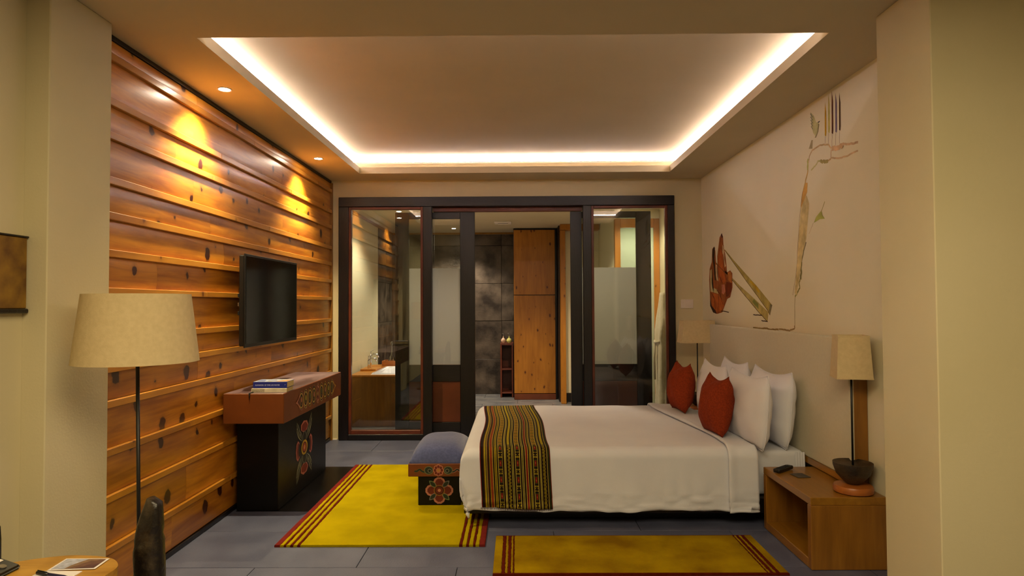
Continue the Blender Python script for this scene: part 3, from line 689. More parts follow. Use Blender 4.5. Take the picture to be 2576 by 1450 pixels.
run = sheet('bed_runner', (-.235, .215), (3.79, 6.19), 260, 460, vcol('woven_runner', .9, .15, .12, 200), None, .004, .003, colf=runcol,
            uvskew=lambda a, b: (-.055*min(1, max(0, (b-4.15)/1.7))) + .012*math.sin(b*4))
tag(run, 'woven striped runner in brown, yellow and red across the foot of the bed', 'runner')
bm = bmesh.new()
for i in range(90):
    a = -.235+.45*i/89; p = cloth(a, 3.79); q = p+Vector((random.uniform(-.004,.004), -.005, -.008-random.uniform(0,.006)))
    n0 = [bm.verts.new(p+Vector((dx, -.005, 0))) for dx in (-.0016, .0016)]; n1 = [bm.verts.new(q+Vector((dx, 0, 0))) for dx in (-.001, .001)]
    bm.faces.new((n0[0], n0[1], n1[1], n1[0]))
o = fin('fringe', bm, plain('fringe_thread', (58,30,14), .95), run); o['kind'] = 'stuff'

# pillows and cushions: local x = thickness, y = length, z = height
def pillow_mesh(nm, L, Hh, T, mat, seed, sag=.06, n=30):
    bm = bmesh.new(); rows = {}
    for sd in (1, -1):
        for i in range(n+1):
            for j in range(n+1):
                u, v = -1+2*i/n, -1+2*j/n
                edge = abs(u) > .9999 or abs(v) > .9999
                if sd < 0 and edge: rows[(sd,i,j)] = rows[(1,i,j)]; continue
                t = T/2*max(0, (1-abs(u)**2.6))**.62*max(0, (1-abs(v)**2.6))**.62
                y = L/2*u*(1-.015*(1-v*v))*(1-.12*v**4); z = Hh/2*v*(1-.05*(1-u*u))
                wv = noise.noise(Vector((u*2.3+seed, v*2.3, sd*2)))*.010 + noise.noise(Vector((u*6+seed, v*5, sd*5)))*.003
                z -= sag*Hh*(1-u*u)*(v*.5+.5)**2*.9
                rows[(sd,i,j)] = bm.verts.new((sd*(t+(wv if t > .01 else 0)), y, z+Hh/2))
        for i in range(n):
            for j in range(n):
                f = bm.faces.new((rows[(sd,i,j)], rows[(sd,i+1,j)], rows[(sd,i+1,j+1)], rows[(sd,i,j+1)])); f.smooth = True
    bmesh.ops.recalc_face_normals(bm, faces=bm.faces); me = bpy.data.meshes.new(nm); bm.to_mesh(me); bm.free(); me.materials.append(mat); return me
def piping(me_obj, L, Hh, rad, mat, sag=.06, n=40):
    pts = []
    def P(u, v):
        y = L/2*u*(1-.015*(1-v*v))*(1-.12*v**4); z = Hh/2*v*(1-.05*(1-u*u)); z -= sag*Hh*(1-u*u)*(v*.5+.5)**2*.9; return (0, y, z+Hh/2)
    for a in range(n): pts.append(P(-1+2*a/n, -1))
    for a in range(n): pts.append(P(1, -1+2*a/n))
    for a in range(n): pts.append(P(1-2*a/n, 1))
    for a in range(n+1): pts.append(P(-1, 1-2*a/n))
    tube('piping', pts, rad, mat, me_obj, 6)
def place(nm, me, loc, tilt, rz, lab, cat, grp, L, Hh, rad, mat):
    sg = .09 if nm == 'cushion' else .06
    o = mobj(nm, me); o.location = loc; o.rotation_euler = (0, R(tilt), R(rz)); tag(o, lab, cat, grp); piping(o, L, Hh, rad, mat, sg); return o
G = 'white pillows standing against the headboard'
PL, PH, PT = .70, .50, .185
for k, (x, y, tl, rz, lab) in enumerate([
    (1.545, 4.435, 5, 2, 'white front-row pillow standing directly behind the nearer rust cushion'),
    (1.535, 5.165, 5, -2, 'white pillow in the front row behind the farther rust cushion'),
    (1.742, 4.535, 5, 1, 'white pillow in the back row nearest the bedside table with the tall lamp'),
    (1.742, 5.30, 5, -2, 'white pillow in the back row farther along the headboard')]):
    zz = .515 if k < 2 and x < 1.53 else .468
    if k < 2: zz = .480
    place('pillow', pillow_mesh('pillow', PL, PH-(.02 if k < 2 else 0), PT, M_pil, k*7.3, .06), (x, y, zz), tl, rz, lab, 'pillow', G, PL, PH-(.02 if k < 2 else 0), .0035, M_pil)
place('cushion', pillow_mesh('cushion', .36, .41, .20, M_rust, 2.2, .09), (1.36, 4.52, .520), 7, 6, 'rust red cushion leaning on the nearer front pillow', 'cushion', 'rust cushions on the bed', .36, .41, .0025, M_rust)
place('cushion', pillow_mesh('cushion', .36, .41, .20, M_rust, 9.2, .09), (1.36, 5.48, .520), 7, 6, 'rust red cushion farther from the camera, before the far pillows', 'cushion', 'rust cushions on the bed', .36, .41, .0025, M_rust)

# ================================================================== BEDSIDE TABLES
def bedside(y0, y1, lab):
    t = thing('bedside_table', lab, 'bedside table', (1.77, (y0+y1)/2, 0), group='open pine bedside tables'); x0, x1, h, k = 1.558, 1.9655, .384, .042
    box('top_panel', x0, x1, y0, y1, h-k, h, M_oak, t, bev=.003)
    box('side_panel', x0, x1, y0, y0+k, .001, h-k-.0004, M_oakv, t); box('side_panel', x0, x1, y1-k, y1, .001, h-k-.0004, M_oakv, t)
    box('bottom_panel', x0, x1, y0+k+.0004, y1-k-.0004, .001, .052, M_oak, t); box('back_panel', x1-.015, x1, y0+k+.0004, y1-k-.0004, .0524, h-k-.0004, M_oakv, t)
bedside(3.470, 4.128, 'open-fronted brown pine bedside table nearer the camera, under the small lamp'); bedside(6.02, 6.66, 'brown pine bedside table on the far side of the bed, under the wide-shaded lamp')
def bedlamp(loc, rz, w0, w1, d0, d1, z0, z1, lab, bowl=True):
    x, y, zb = loc; t = thing('table_lamp', lab, 'lamp', loc, R(rz), 'bedside lamps with linen shades')
    ds = lathe('foot', [(0,0),(.088,0),(.100,.006),(.102,.028),(.096,.040),(.07,.044),(0,.044)], M_turn, t)
    lathe('bowl', [(0,.0445),(.03,.0445),(.05,.06),(.085,.10),(.100,.145),(.101,.162),(.095,.160),(.084,.152),(.03,.148),(0,.147)], M_coco, t, loc=(0,0,0))
    tube('stem', [(0,0,.148),(0,0,z0-zb+.05)], .0055, M_iron, t)
    bm = bmesh.new(); a = z0-zb; b = z1-zb
    def frust(e, rev):
        lo = [bm.verts.new((sx*(w0-e), sy*(d0-e), a)) for sx, sy in ((-1,-1),(1,-1),(1,1),(-1,1))]
        hi = [bm.verts.new((sx*(w1-e), sy*(d1-e), b)) for sx, sy in ((-1,-1),(1,-1),(1,1),(-1,1))]
        return lo, hi
    l0, h0 = frust(0, 0); l1, h1 = frust(.003, 1)
    for i in range(4):
        j = (i+1) % 4
        bm.faces.new((l0[i], l0[j], h0[j], h0[i])); bm.faces.new((l1[j], l1[i], h1[i], h1[j]))
        bm.faces.new((l0[j], l0[i], l1[i], l1[j])); bm.faces.new((h0[i], h0[j], h1[j], h1[i]))
    sh = fin('shade', bm, M_shade, t)
    for z, ww, dd in ((a, w0, d0), (b, w1, d1)):
        boxes_ = [(-ww-.0015, ww+.0015, -dd-.0015, -dd+.002, z-.004, z+.004), (-ww-.0015, ww+.0015, dd-.002, dd+.0015, z-.004, z+.004), (-ww-.0015, -ww+.002, -dd, dd, z-.004, z+.004), (ww-.002, ww+.0015, -dd, dd, z-.004, z+.004)]
        bm = bmesh.new(); [bbx(bm, *q, 0) for q in boxes_]; fin('rim', bm, M_shade, sh)
    return t
bedlamp((1.838, 3.572, .3845), -14, .090, .078, .085, .07, 1.012, 1.240, 'small bedside lamp with narrow square shade on a dark bowl, nearer the camera')
bedlamp((1.765, 6.34, .3845), 0, .175, .150, .09, .078, 1.045, 1.255, 'bedside lamp with wide shade beyond the far pillows, by the wall switch')
# remote and coaster
t = thing('remote_control', 'black remote control lying on the nearer bedside table', 'remote', (1.640, 4.02, .3875), R(-50))
bm = bmesh.new(); bbx(bm, -.022, .022, -.085, .085, 0, .022, .008, 3); fin('body', bm, M_black, t, True)
for i in range(8):
    for j in range(3): bm = bmesh.new(); bbx(bm, -.0045, .0045, -.004, .004, 0, .0025, .001); fin('button', bm, M_iron, t, loc=(-.012+.012*j, -.06+.016*i, .0215))
cs = box('leather_coaster', 1.655, 1.735, 3.86, 3.955, .3848, .3878, plain('grey_leather', (66,60,56), .55, bump=.2), None, bev=.001)
cs.rotation_euler = (0,0,R(8)); tag(cs, 'dark grey square coaster in front of the remote control', 'coaster')

ADJ[0] = (.78, .88, 1.0)
# ================================================================== RUGS
def rug(nm, x0, x1, y0, y1, h, cols, lab, edge=None, main=M_yellow, nearband=0, farband=0):
    """cols: list of (xa, xb, material) stripes across the rug; the rest is main"""
    t = thing(nm, lab, 'rug', ((x0+x1)/2, (y0+y1)/2, .0008), group='yellow rugs with maroon stripes')
    def strip(name, a, b, mt, hh, ya=y0, yb=y1):
        n = 60; bm = bmesh.new(); rn = random.Random(int((a+9)*1000)); P = []
        ox, oy = (x0+x1)/2, (y0+y1)/2
        wl_ = [rn.uniform(-.0022, .0022) for _ in range(n+1)]; wr_ = [rn.uniform(-.0022, .0022) for _ in range(n+1)]
        if abs(a-x0) < 1e-6: wl_ = [0]*(n+1)
        if abs(b-x1) < 1e-6: wr_ = [0]*(n+1)
        rows = []
        for i in range(n+1):
            yy = ya+(yb-ya)*i/n
            rows.append([bm.verts.new((xx-ox, yy-oy, zz)) for xx, zz in ((a+wl_[i]*1.2, 0), (a+wl_[i], hh-.003), (a+wl_[i]+.003, hh), (b+wr_[i]-.003, hh), (b+wr_[i], hh-.003), (b+wr_[i]*1.2, 0))])
        for p, q in zip(rows, rows[1:]):
            for k in range(5): bm.faces.new((p[k], p[k+1], q[k+1], q[k]))
        bm.faces.new(rows[0][::-1]); bm.faces.new(rows[-1]); return fin(name, bm, mt, t)
    ya, yb = y0+nearband, y1-farband
    xs = x0
    for a, b, mt in cols:
        if a > xs+1e-4: strip('pile', xs, a, main, h, ya, yb)
        strip('stripe', a, b, mt, h+.0006, ya, yb); xs = b
    if xs < x1-1e-4: strip('pile', xs, x1, main, h, ya, yb)
    if nearband: strip('border', x0, x1, M_stripe, h, y0, ya-.0003)
    if farband: strip('border', x0, x1, M_stripe, h, yb+.0003, y1)
    return t
def sym(x0, x1, lst): return [(x0+a, x0+b, m_) for a, b, m_ in lst] + [(x1-b, x1-a, m_) for a, b, m_ in reversed(lst)]
rug('rug', -1.435, -.195, 3.815, 5.72, .013, sym(-1.435, -.195, [(0,.034,M_crimson),(.056,.071,M_stripe),(.094,.110,M_stripe),(.134,.151,M_stripe)]), 'large bright yellow rug with maroon end stripes at the foot of the bed')
rug('rug', -.135, 1.415, 3.405, 3.965, .012, sym(-.135, 1.415, [(.045,.064,M_stripe),(.078,.095,M_stripe),(.106,.113,M_stripe)]), 'smaller worn yellow rug lying along the near side of the bed', main=M_yellow2, nearband=.012, farband=.006)

# ================================================================== WRITING TABLE ON THE LEFT WALL
PINK = (196,120,96); CREAM = (196,170,110); GOLD = (196,140,40); DRED = (110,34,22); DGRN = (36,46,36); LGRN = (120,130,84); BLK = (18,14,14); GREY = (120,112,104)
def lotus(P, cu, cv, ru, rv, black=BLK, dark=DRED):
    """four scalloped petals, four pairs of pointed leaves and a ringed centre"""
    def leaf(ang, l0, l1, wd, c1, c2, bend=0):
        for sc, col in ((1.0, c1), (.74, c2)):
            pts = []
            for i in range(13):
                t = i/12; w_ = wd*sc*math.sin(PI*t)**.75; rr = l0+(l1-l0)*(t*sc+(1-sc)/2); pts.append((rr, w_))
            full = pts + [(r_, -w_) for r_, w_ in reversed(pts[1:-1])]
            ca, sa = math.cos(ang), math.sin(ang)
            P.poly([(cu+ru*(r_*ca-w_*sa), cv+rv*(r_*sa+w_*ca)) for r_, w_ in full], col)
    for k in range(4):
        a = k*PI/2+PI/2
        for sc, col in ((1.0, PINK), (.80, dark)):
            full = []
            for i in range(25):
                t = -1+2*i/24; wv = .72+.28*math.cos(t*1.45)+.035*abs(math.sin(t*7.5)); full.append((a+t*.62, wv*(1 if sc == 1 else .86)))
            P.poly([(cu, cv)]+[(cu+ru*r_*math.cos(q*1.0)*.98, cv+rv*r_*math.sin(q)*.98) for q, r_ in [(a+(q-a)*(sc*.98), r_) for q, r_ in full]], col)
    for k in range(4):
        a = PI/4+k*PI/2
        leaf(a, .28, 1.02, .17, LGRN if k % 2 else GREY, DGRN)
    P.disc(cu, cv, ru*.36, rv*.36, (150,92,34)); P.disc(cu, cv, ru*.30, rv*.30, (60,26,14)); P.disc(cu, cv, ru*.23, rv*.23, DRED); P.disc(cu, cv, ru*.10, rv*.10, (206,130,90))
desk = thing('writing_table', 'red-brown wall table on a black pedestal painted with lotus flowers', 'table', (-1.78, 4.97, 0))
box('plinth_board', -1.951, -1.44, 4.475, 5.70, .0012, .0016+.0004, plain('black_floor_board', (13,9,11), .35, spec=.3), desk, bev=0)
box('pedestal', -1.951, -1.663, 4.487, 5.60, .0025, .6395, M_blackp, desk, bev=.004)
bm = bmesh.new(); bbx(bm, -.2025, .2025, -.6925, .6925, -.10, .10, .004)
slab = fin('table_top', bm, [M_maroon, M_mtop], desk, loc=Vector((-1.7485, 4.9625, .74))-Vector(desk.location))
slab.location = Vector((-1.749, 4.9625, .74))-Vector(desk.location)
for p in slab.data.polygons: p.material_index = 1 if p.normal.z > .9 else 0
P = Paint((-1.6630, 5.035, .32), (0,1,0), (0,0,1), (1,0,0))
def tall(P, cu, cv, ru, rv):
    # tall flower: long leaf bundles above and below
    for sx in (-1, 1):
        for sy in (-1, 1):
            for k, (bx, by, ex, ey, wd) in enumerate(((.25,.25,.62,.72,.10),(.35,.3,1.0,.86,.11),(.5,.42,.96,1.08,.09))):
                a = (sx*bx, sy*by); b = (sx*ex, sy*ey*(1.06 if sx*sy > 0 else .95)); d = (b[0]-a[0], b[1]-a[1]); L = math.hypot(*d); n = (-d[1]/L, d[0]/L)
                for sc, col in ((1, (206,200,168) if k else (160,156,140)), (.72, (24,28,24))):
                    l = [(a[0]+d[0]*t+n[0]*wd*sc*math.sin(PI*t)**.8, a[1]+d[1]*t+n[1]*wd*sc*math.sin(PI*t)**.8) for t in [i/10 for i in range(11)]]
                    q = [(a[0]+d[0]*t-n[0]*wd*sc*math.sin(PI*t)**.8, a[1]+d[1]*t-n[1]*wd*sc*math.sin(PI*t)**.8) for t in [i/10 for i in range(9, 0, -1)]]
                    P.poly([(cu+ru*x, cv+rv*y_) for x, y_ in l+q], col)
    for sy in (-1, 1):
        P.disc(cu, cv+sy*rv*.76, ru*.46, rv*.20, (196,110,96), 28, 7, .06); P.disc(cu, cv+sy*rv*.74, ru*.36, rv*.155, (132,36,26), 28, 5, .06)
        P.disc(cu, cv+sy*rv*.36, ru*.22, rv*.20, (110,110,96)); P.disc(cu, cv+sy*rv*.36, ru*.17, rv*.17, (20,18,18))
        P.disc(cu+sy*ru*.80, cv, ru*.24, rv*.34, (190,104,96), 28, 8, .05); P.disc(cu+sy*ru*.77, cv, ru*.17, rv*.28, (120,32,30), 28, 6, .05); P.disc(cu+sy*ru*.60, cv, ru*.14, rv*.2, (20,16,16))
    P.disc(cu, cv, ru*.36, rv*.235, (206,160,30)); P.disc(cu, cv, ru*.25, rv*.175, (96,26,16)); P.disc(cu, cv, ru*.18, rv*.13, (176,70,30)); P.disc(cu, cv, ru*.08, rv*.07, (226,150,90))
tall(P, 0, 0, .185, .215); P.done('painted_flower', desk)
P = Paint((-1.5465, 4.99, .742), (0,1,0), (0,0,1), (1,0,0)); n = 9
for i in range(n):
    u = (i-4)*.094; up_ = i in (0, 3, 5, 8); hh = .052+.010*(1-abs(i-4)/4)
    c1 = (PINK, CREAM, GOLD, GREY, PINK, CREAM, GOLD, GREY, GOLD)[i]
    P.disc(u, .030, .036, hh*.72, c1, 20, 5, .08); P.disc(u, -.030, .036, hh*.72, c1, 20, 5, .08)
    P.disc(u, .030, .027, hh*.58, (60,22,14) if i % 2 else DGRN, 20); P.disc(u, -.030, .027, hh*.58, (60,22,14) if i % 2 else DGRN, 20)
    P.disc(u, 0, .036, .050, (196,160,70), 20); P.disc(u, 0, .029, .041, (40,18,14), 20); P.disc(u+.006, .006, .012, .018, ((196,110,90), (176,160,40), (70,90,50))[i % 3], 14)
    P.ring(u, 0, .018, .028, .003, (176,130,70), 16)
for s in (-1, 1):
    P.poly([(s*.41, .055), (s*.455, .018), (s*.50, 0), (s*.455, -.018), (s*.41, -.055)][::s], PINK if s < 0 else GOLD); P.poly([(s*.415, .035), (s*.46, 0), (s*.415, -.035)][::s], (90,34,18))
P.disc(0, 0, .038, .064, (196,124,100), 28, 7, .10)
for k in range(7): a = 2*PI*k/7; P.disc(.019*math.cos(a), .034*math.sin(a), .010, .016, (90,30,18), 10)
P.disc(0, 0, .009, .014, (196,160,60), 10)
P.done('painted_frieze', desk)
# books
def book(lab, loc, rz, L, W, T, cover, hang=0):
    t = thing('book', lab, 'book', loc, R(rz), 'books stacked on the writing table')
    bm = bmesh.new(); bbx(bm, -L/2, L/2, -W/2, W/2, 0, .0022, .0008); bbx(bm, -L/2, L/2, -W/2, W/2, T-.0022, T, .0008); bbx(bm, -L/2, L/2, -W/2-.001, -W/2+.0022, 0, T, .0008)
    fin('cover', bm, cover, t); bm = bmesh.new(); bbx(bm, -L/2+.004, L/2-.004, -W/2+.0025, W/2-.004, .0024, T-.0024, 0); fin('pages', bm, M_page, t); return t
M_bkblue = plain('blue_book_cover', (22,34,120), .4); M_bkwhite = noisy('cream_book_cover', (176,166,140), (206,196,176), .5, scale=12)
M_ink = plain('dark_ink', (50,44,20), .6); M_foil = plain('silver_lettering', (176,180,210), .5)
b0 = book('white paperback lying under the thick blue book', (-1.672, 4.405, .8402), 3, .235, .155, .026, M_bkwhite)
b1 = book('thick blue-spined book on top of the stack', (-1.668, 4.418, .8668), 1, .228, .150, .042, M_bkblue)
text('spine_lettering', 'KUMAMORI  OF TIME LIKE WATER', .013, M_foil, b1, (-.100, -.0762, .016), (1,0,0), (0,0,1), .165)
text('spine_mark', 'P', .011, M_foil, b1, (.098, -.0762, .018), (1,0,0), (0,0,1))
text('spine_lettering', 'WALKING STREET', .0105, M_ink, b0, (-.112, -.0787, .0135), (1,0,0), (0,0,1), .085)
text('spine_lettering', 'SAN FRANCISCO', .0105, M_ink, b0, (-.112, -.0787, .0030), (1,0,0), (0,0,1), .082)
P = Paint((0,0,.0420), (1,0,0), (0,1,0), (0,0,1)); P.poly([(-.113,-.074),(.113,-.074),(.113,.074),(-.113,.074)], (196,196,206))
for q, c in (([(-.10,-.05),(-.04,-.06),(-.07,.05),(-.108,.06)],(120,130,176)),([(-.02,-.06),(.03,-.03),(0,.06),(-.05,.03)],(160,160,180)),([(.03,-.06),(.108,-.05),(.106,.05),(.06,.02)],(206,130,50)),([(.05,-.02),(.09,-.03),(.1,.03)],(226,176,110)),([(.0,-.072),(.02,-.05),(-.03,-.05)],(196,180,70))): P.poly(q, c)
cv = P.done('cover_picture', None, vcol('printed_cover', .3, .5, .1)); cv.parent = b1
bk = thing('bookmark', 'dark tapered bookmark ribbon hanging from the lower book over the table edge', 'bookmark', (-1.775, 4.2672, .8)); 
tube('ribbon', [(0,.055,.0412),(0,.02,.0412),(0,-.001,.040),(0,-.0012,.02),(0,-.0012,-.002)], [.006,.006,.006,.004,.0012], M_char, bk, 6)

# television
tv = thing('television', 'black flat television mounted on the pine wall', 'television', (-1.83, 4.81, 1.46))
box('casing', -1.868, -1.832, 4.31, 5.31, 1.15, 1.765, M_black, tv, bev=.006); box('bezel', -1.8318, -1.822, 4.30, 5.32, 1.14, 1.775, M_black, tv, bev=.003)
box('screen', -1.8217, -1.8205, 4.318, 5.302, 1.165, 1.758, M_screen, tv, bev=0)
box('bracket_plate', -1.952, -1.935, 4.62, 5.0, 1.30, 1.62, M_iron, tv); box('bracket_arm', -1.9345, -1.8685, 4.66, 4.70, 1.34, 1.60, M_iron, tv); box('bracket_arm', -1.9345, -1.8685, 4.92, 4.96, 1.34, 1.60, M_iron, tv)
for k in range(3): box('socket', -1.878, -1.8685, 4.315, 4.335, 1.36+.06*k, 1.385+.06*k, M_chrome if k == 1 else M_iron, tv, bev=.001)

# ================================================================== STOOL
st = thing('stool', 'low painted stool with blue padded seat and a lotus on its black pedestal', 'stool', (-.56, 4.86, .0142))
box('pedestal', -.702, -.405, 4.56, 5.16, .0142, .2195, M_blackp, st, bev=.003); box('seat_frame', -.768, -.366, 4.535, 5.19, .220, .309, M_maroon, st, bev=.003)
bm = bmesh.new(); n = 24
def cus(i, j):
    u, v = -1+2*i/n, -1+2*j/n; t = (1-abs(u)**3.2)**.5*(1-abs(v)**3.6)**.5
    return Vector((.200*u*(1-.10*(1-t)*0), .315*v, .125*t + .008 + noise.noise(Vector((u*2, v*2, 4)))*.004*t))
g = [[bm.verts.new(cus(i, j)) for j in range(n+1)] for i in range(n+1)]
for i in range(n):
    for j in range(n): bm.faces.new((g[i][j], g[i+1][j], g[i+1][j+1], g[i][j+1])).smooth = True
eds = [g[i][0] for i in range(n+1)] + [g[n][j] for j in range(1, n+1)] + [g[i][n] for i in range(n-1, -1, -1)] + [g[0][j] for j in range(n-1, 0, -1)]
lo = [bm.verts.new((v.co.x, v.co.y, 0)) for v in eds]
for i in range(len(eds)): j = (i+1) % len(eds); bm.faces.new((eds[i], lo[i], lo[j], eds[j]))
fin('seat_pad', bm, M_blue, st, loc=Vector((-.562, 4.86, .3094))-Vector(st.location))
P = Paint((-.553, 4.56, .118), (1,0,0), (0,0,1), (0,-1,0)); lotus(P, 0, 0, .098, .094); P.done('painted_lotus', st)
P = Paint((-.556, 4.535, .264), (1,0,0), (0,0,1), (0,-1,0))
for s in (-1, 1):
    for wd, col in ((.017, (120,100,40) if s < 0 else PINK), (.011, DGRN)):
        P.line([(s*x, y_) for x, y_ in [(.168,-.006),(.150,-.006),(.138,.004),(.128,.006),(.118,-.004),(.105,-.010),(.085,-.012),(.065,-.010)]][::1], wd if wd < .012 else wd, col)
    P.disc(s*.068, 0, .029, .026, (116,110,70)); P.disc(s*.068, 0, .024, .021, DGRN); P.ring(s*.062, -.003, .012, .012, .003, (150,140,110), 18); P.disc(s*.060, -.004, .005, .005, BLK)
for k in range(8): a = 2*PI*k/8; P.disc(.024*math.cos(a), .026*math.sin(a), .0135, .0145, (196,116,84), 16)
for k in range(8): a = 2*PI*k/8; P.disc(.024*math.cos(a), .026*math.sin(a), .008, .009, (110,36,20), 12)
P.disc(0, 0, .008, .008, (190,130,50)); P.done('painted_scroll', st)

# ================================================================== LAMP, POST, SIDE TABLE IN FRONT
fl_ = thing('floor_lamp', 'black iron floor lamp with drum shade in beige linen, by the left pier', 'lamp', (-1.575, 2.70, .0008), 0)
lathe('base', [(0,0),(.14,0),(.145,.006),(.14,.014),(.02,.02),(0,.02)], M_iron, fl_)
tube('pole', [(0,0,.02),(-.020,0,1.20)], .0075, M_iron, fl_, 12)
sh = lathe('shade', [(.237,1.187),(.203,1.472),(.2005,1.472),(.2345,1.187),(.237,1.187)], M_shade, fl_, loc=(-.022,0,0), seg=72, caps=False)
tube('spider', [(-.2,0,1.45),(0,0,1.44),(.2,0,1.45)], .002, M_iron, fl_, 6, loc=(-.022,0,0)); tube('spider', [(0,-.2,1.45),(0,0,1.44),(0,.2,1.45)], .002, M_iron, fl_, 6, loc=(-.022,0,0))
tube('socket', [(-.021,0,1.20),(-.022,0,1.44)], .012, M_iron, fl_, 10); lathe('bulb', [(0,1.245),(.02,1.25),(.03,1.28),(.028,1.31),(.012,1.345)], M_paper, fl_, loc=(-.022,0.035,0), seg=16)

# charred timber post (height profile with a slanted tip)
bm = bmesh.new(); rings = []; nz = 44
for k in range(nz+1):
    z = .77*k/nz; tp = max(0, (z-.60)/.17); xl = -.047 + .042*tp**1.7; xr = .048 - .010*tp - .028*max(0, (z-.752)/.018)**2
    ring = []
    for i in range(28):
        a = 2*PI*i/28; cx = (xl+xr)/2; rx = max(.003, (xr-xl)/2); ry = .040*(1-.5*tp**2)
        ca, sa = math.cos(a), math.sin(a); e = .7
        x = cx + rx*math.copysign(abs(ca)**e, ca); y = ry*math.copysign(abs(sa)**e, sa)
        nv = noise.noise(Vector((x*26, y*26, z*9)))*.0045*(1 if z > .45 else .5)
        band = -.006*math.exp(-((z-.635-.02*ca)/.008)**2)
        ring.append(bm.verts.new((x*(1+(nv+band)/.047), y*(1+(nv+band)/.04), z)))
    rings.append(ring)
for a, b in zip(rings, rings[1:]):
    for i in range(28): bm.faces.new((a[i], a[(i+1)%28], b[(i+1)%28], b[i])).smooth = True
bm.faces.new(rings[0][::-1]); bm.faces.new(rings[-1])
post = fin('timber_post', bm, M_char, None, loc=(-1.252, 2.2, .0008)); tag(post, 'dark weathered timber post with a slanted tip, in front of the floor lamp', 'post')

# side table: live-edged slab on a trunk
pts = [(-1.262,1.975),(-1.262,2.030),(-1.278,2.068),(-1.318,2.108),(-1.371,2.130),(-1.425,2.138),(-1.479,2.140),(-1.54,2.124),(-1.606,2.094),(-1.70,2.03),(-1.78,1.93),(-1.82,1.80),(-1.80,1.66),(-1.72,1.55),(-1.60,1.49),(-1.47,1.48),(-1.37,1.53),(-1.30,1.62),(-1.268,1.74),(-1.258,1.86)]
def dens(p, k=4):
    o = []; n = len(p)
    for i in range(n):
        p0, p1, p2, p3 = p[i-1], p[i], p[(i+1)%n], p[(i+2)%n]
        for s in range(k):
            t = s/k; o.append(tuple(.5*((2*p1[c])+(-p0[c]+p2[c])*t+(2*p0[c]-5*p1[c]+4*p2[c]-p3[c])*t*t+(-p0[c]+3*p1[c]-3*p2[c]+p3[c])*t**3) for c in (0, 1)))
    return o
sd = thing('side_table', 'rough live-edge wooden side table holding the telephone', 'side table', (-1.53, 1.82, .0008))
oo = [(x+1.53, y-1.82) for x, y in dens(pts)]
prism('top_slab', oo, .559, .5985, M_live, sd, bev=.004)
prism('bark_edge', [(x*.985, y*.985) for x, y in oo], .530, .5588, M_bark, sd, bev=.003)
lathe('trunk', [(.17,0),(.155,.05),(.14,.2),(.15,.4),(.19,.5295)], M_bark, sd, seg=24)
# postcard, notepad, pen, telephone on the table top z=.5993
ZT = .5996
def quad_thing(nm, lab, cat, c, z, t_, mat, paint=None):
    cx = sum(p[0] for p in c)/4; cy = sum(p[1] for p in c)/4
    e = thing(nm, lab, cat, (cx, cy, z)); prism('sheet' if nm != 'notepad' else 'pad', [(x-cx, y-cy) for x, y in c], 0, t_, mat, e)
    return e, cx, cy
s_ = .82/.70
def T(x, y): return (x*s_, y*s_)
c = [T(-1.258,1.707), T(-1.131,1.719), T(-1.135,1.784), T(-1.254,1.785)]
c = [T(-1.249,1.705), T(-1.128,1.716), T(-1.133,1.786), T(-1.254,1.786)]
np_c = [T(-1.262,1.655), T(-1.150,1.655), T(-1.152,1.712), T(-1.258,1.712)]
np_c = [T(-1.275,1.560), T(-1.158,1.560), T(-1.154,1.714), T(-1.262,1.714)]
e, cx, cy = quad_thing('notepad', 'blank white notepad under the pen, at the bottom edge of the picture', 'notepad', np_c, ZT, .0022, M_paper)
e, cx, cy = quad_thing('postcard', 'postcard with a brown mountain picture beside the notepad', 'postcard', [(x, y+.012) for x, y in c], ZT+.0024, .0006, M_paper)
P = Paint((0,0,.0006), (1,0,0), (0,1,0), (0,0,1))
def CC(u, v): 
    a, b, cc, d = [(x-cx, y+.012-cy) for x, y in c]; 
    return ((a[0]*(1-u)+b[0]*u)*(1-v)+(d[0]*(1-u)+cc[0]*u)*v, (a[1]*(1-u)+b[1]*u)*(1-v)+(d[1]*(1-u)+cc[1]*u)*v)
P.poly([CC(u, v) for u, v in ((.05,.07),(.95,.07),(.95,.93),(.05,.93))], (196,190,200))
P.poly([CC(u, v) for u, v in ((.32,.07),(.95,.07),(.95,.93),(.55,.93),(.44,.62),(.36,.36))], (150,110,80)); P.poly([CC(u, v) for u, v in ((.40,.07),(.95,.07),(.95,.85),(.66,.75),(.52,.42))], (120,78,62)); P.poly([CC(u, v) for u, v in ((.55,.07),(.95,.07),(.95,.5),(.75,.4))], (96,56,56))
P.done('printed_picture', None, vcol('printed_card', .35, .5, .3, 60)).parent = e
pn = thing('pen', 'dark blue ballpoint pen lying on the notepad', 'pen', (-1.415, 1.962, ZT+.0022+.0058), 0)
d0 = Vector((-.060, .022, 0)); d1 = Vector((.066, -.016, 0))
tube('barrel', [d0*.2, d1*.7, d1*.86, d1], [.0055,.0052,.0038,.0012], plain('navy_pen', (30,26,76), .3), pn, 12)
tube('grip', [d0, d0*.96, d0*.22], [.0040,.0056,.0057], M_black, pn, 12); tube('clip', [d0*.95+Vector((0,0,.007)), d0*.3+Vector((0,0,.007))], .0012, M_black, pn, 6)
ph = thing('telephone', 'black desk telephone with white keys at the left edge of the side table', 'telephone', (-1.665, 1.94, ZT), R(-92))
bm = bmesh.new()
prof = [(-.10,0),(.10,0),(.10,.012),(-.10,.075)]
A_ = [bm.verts.new((-.10, y, z)) for y, z in prof]; B_ = [bm.verts.new((.10, y, z)) for y, z in prof]
for i in range(4): bm.faces.new((A_[i], A_[(i+1)%4], B_[(i+1)%4], B_[i]))
bm.faces.new(A_); bm.faces.new(B_[::-1]); bmesh.ops.bevel(bm, geom=list(bm.edges), offset=.006, segments=2, affect='EDGES')
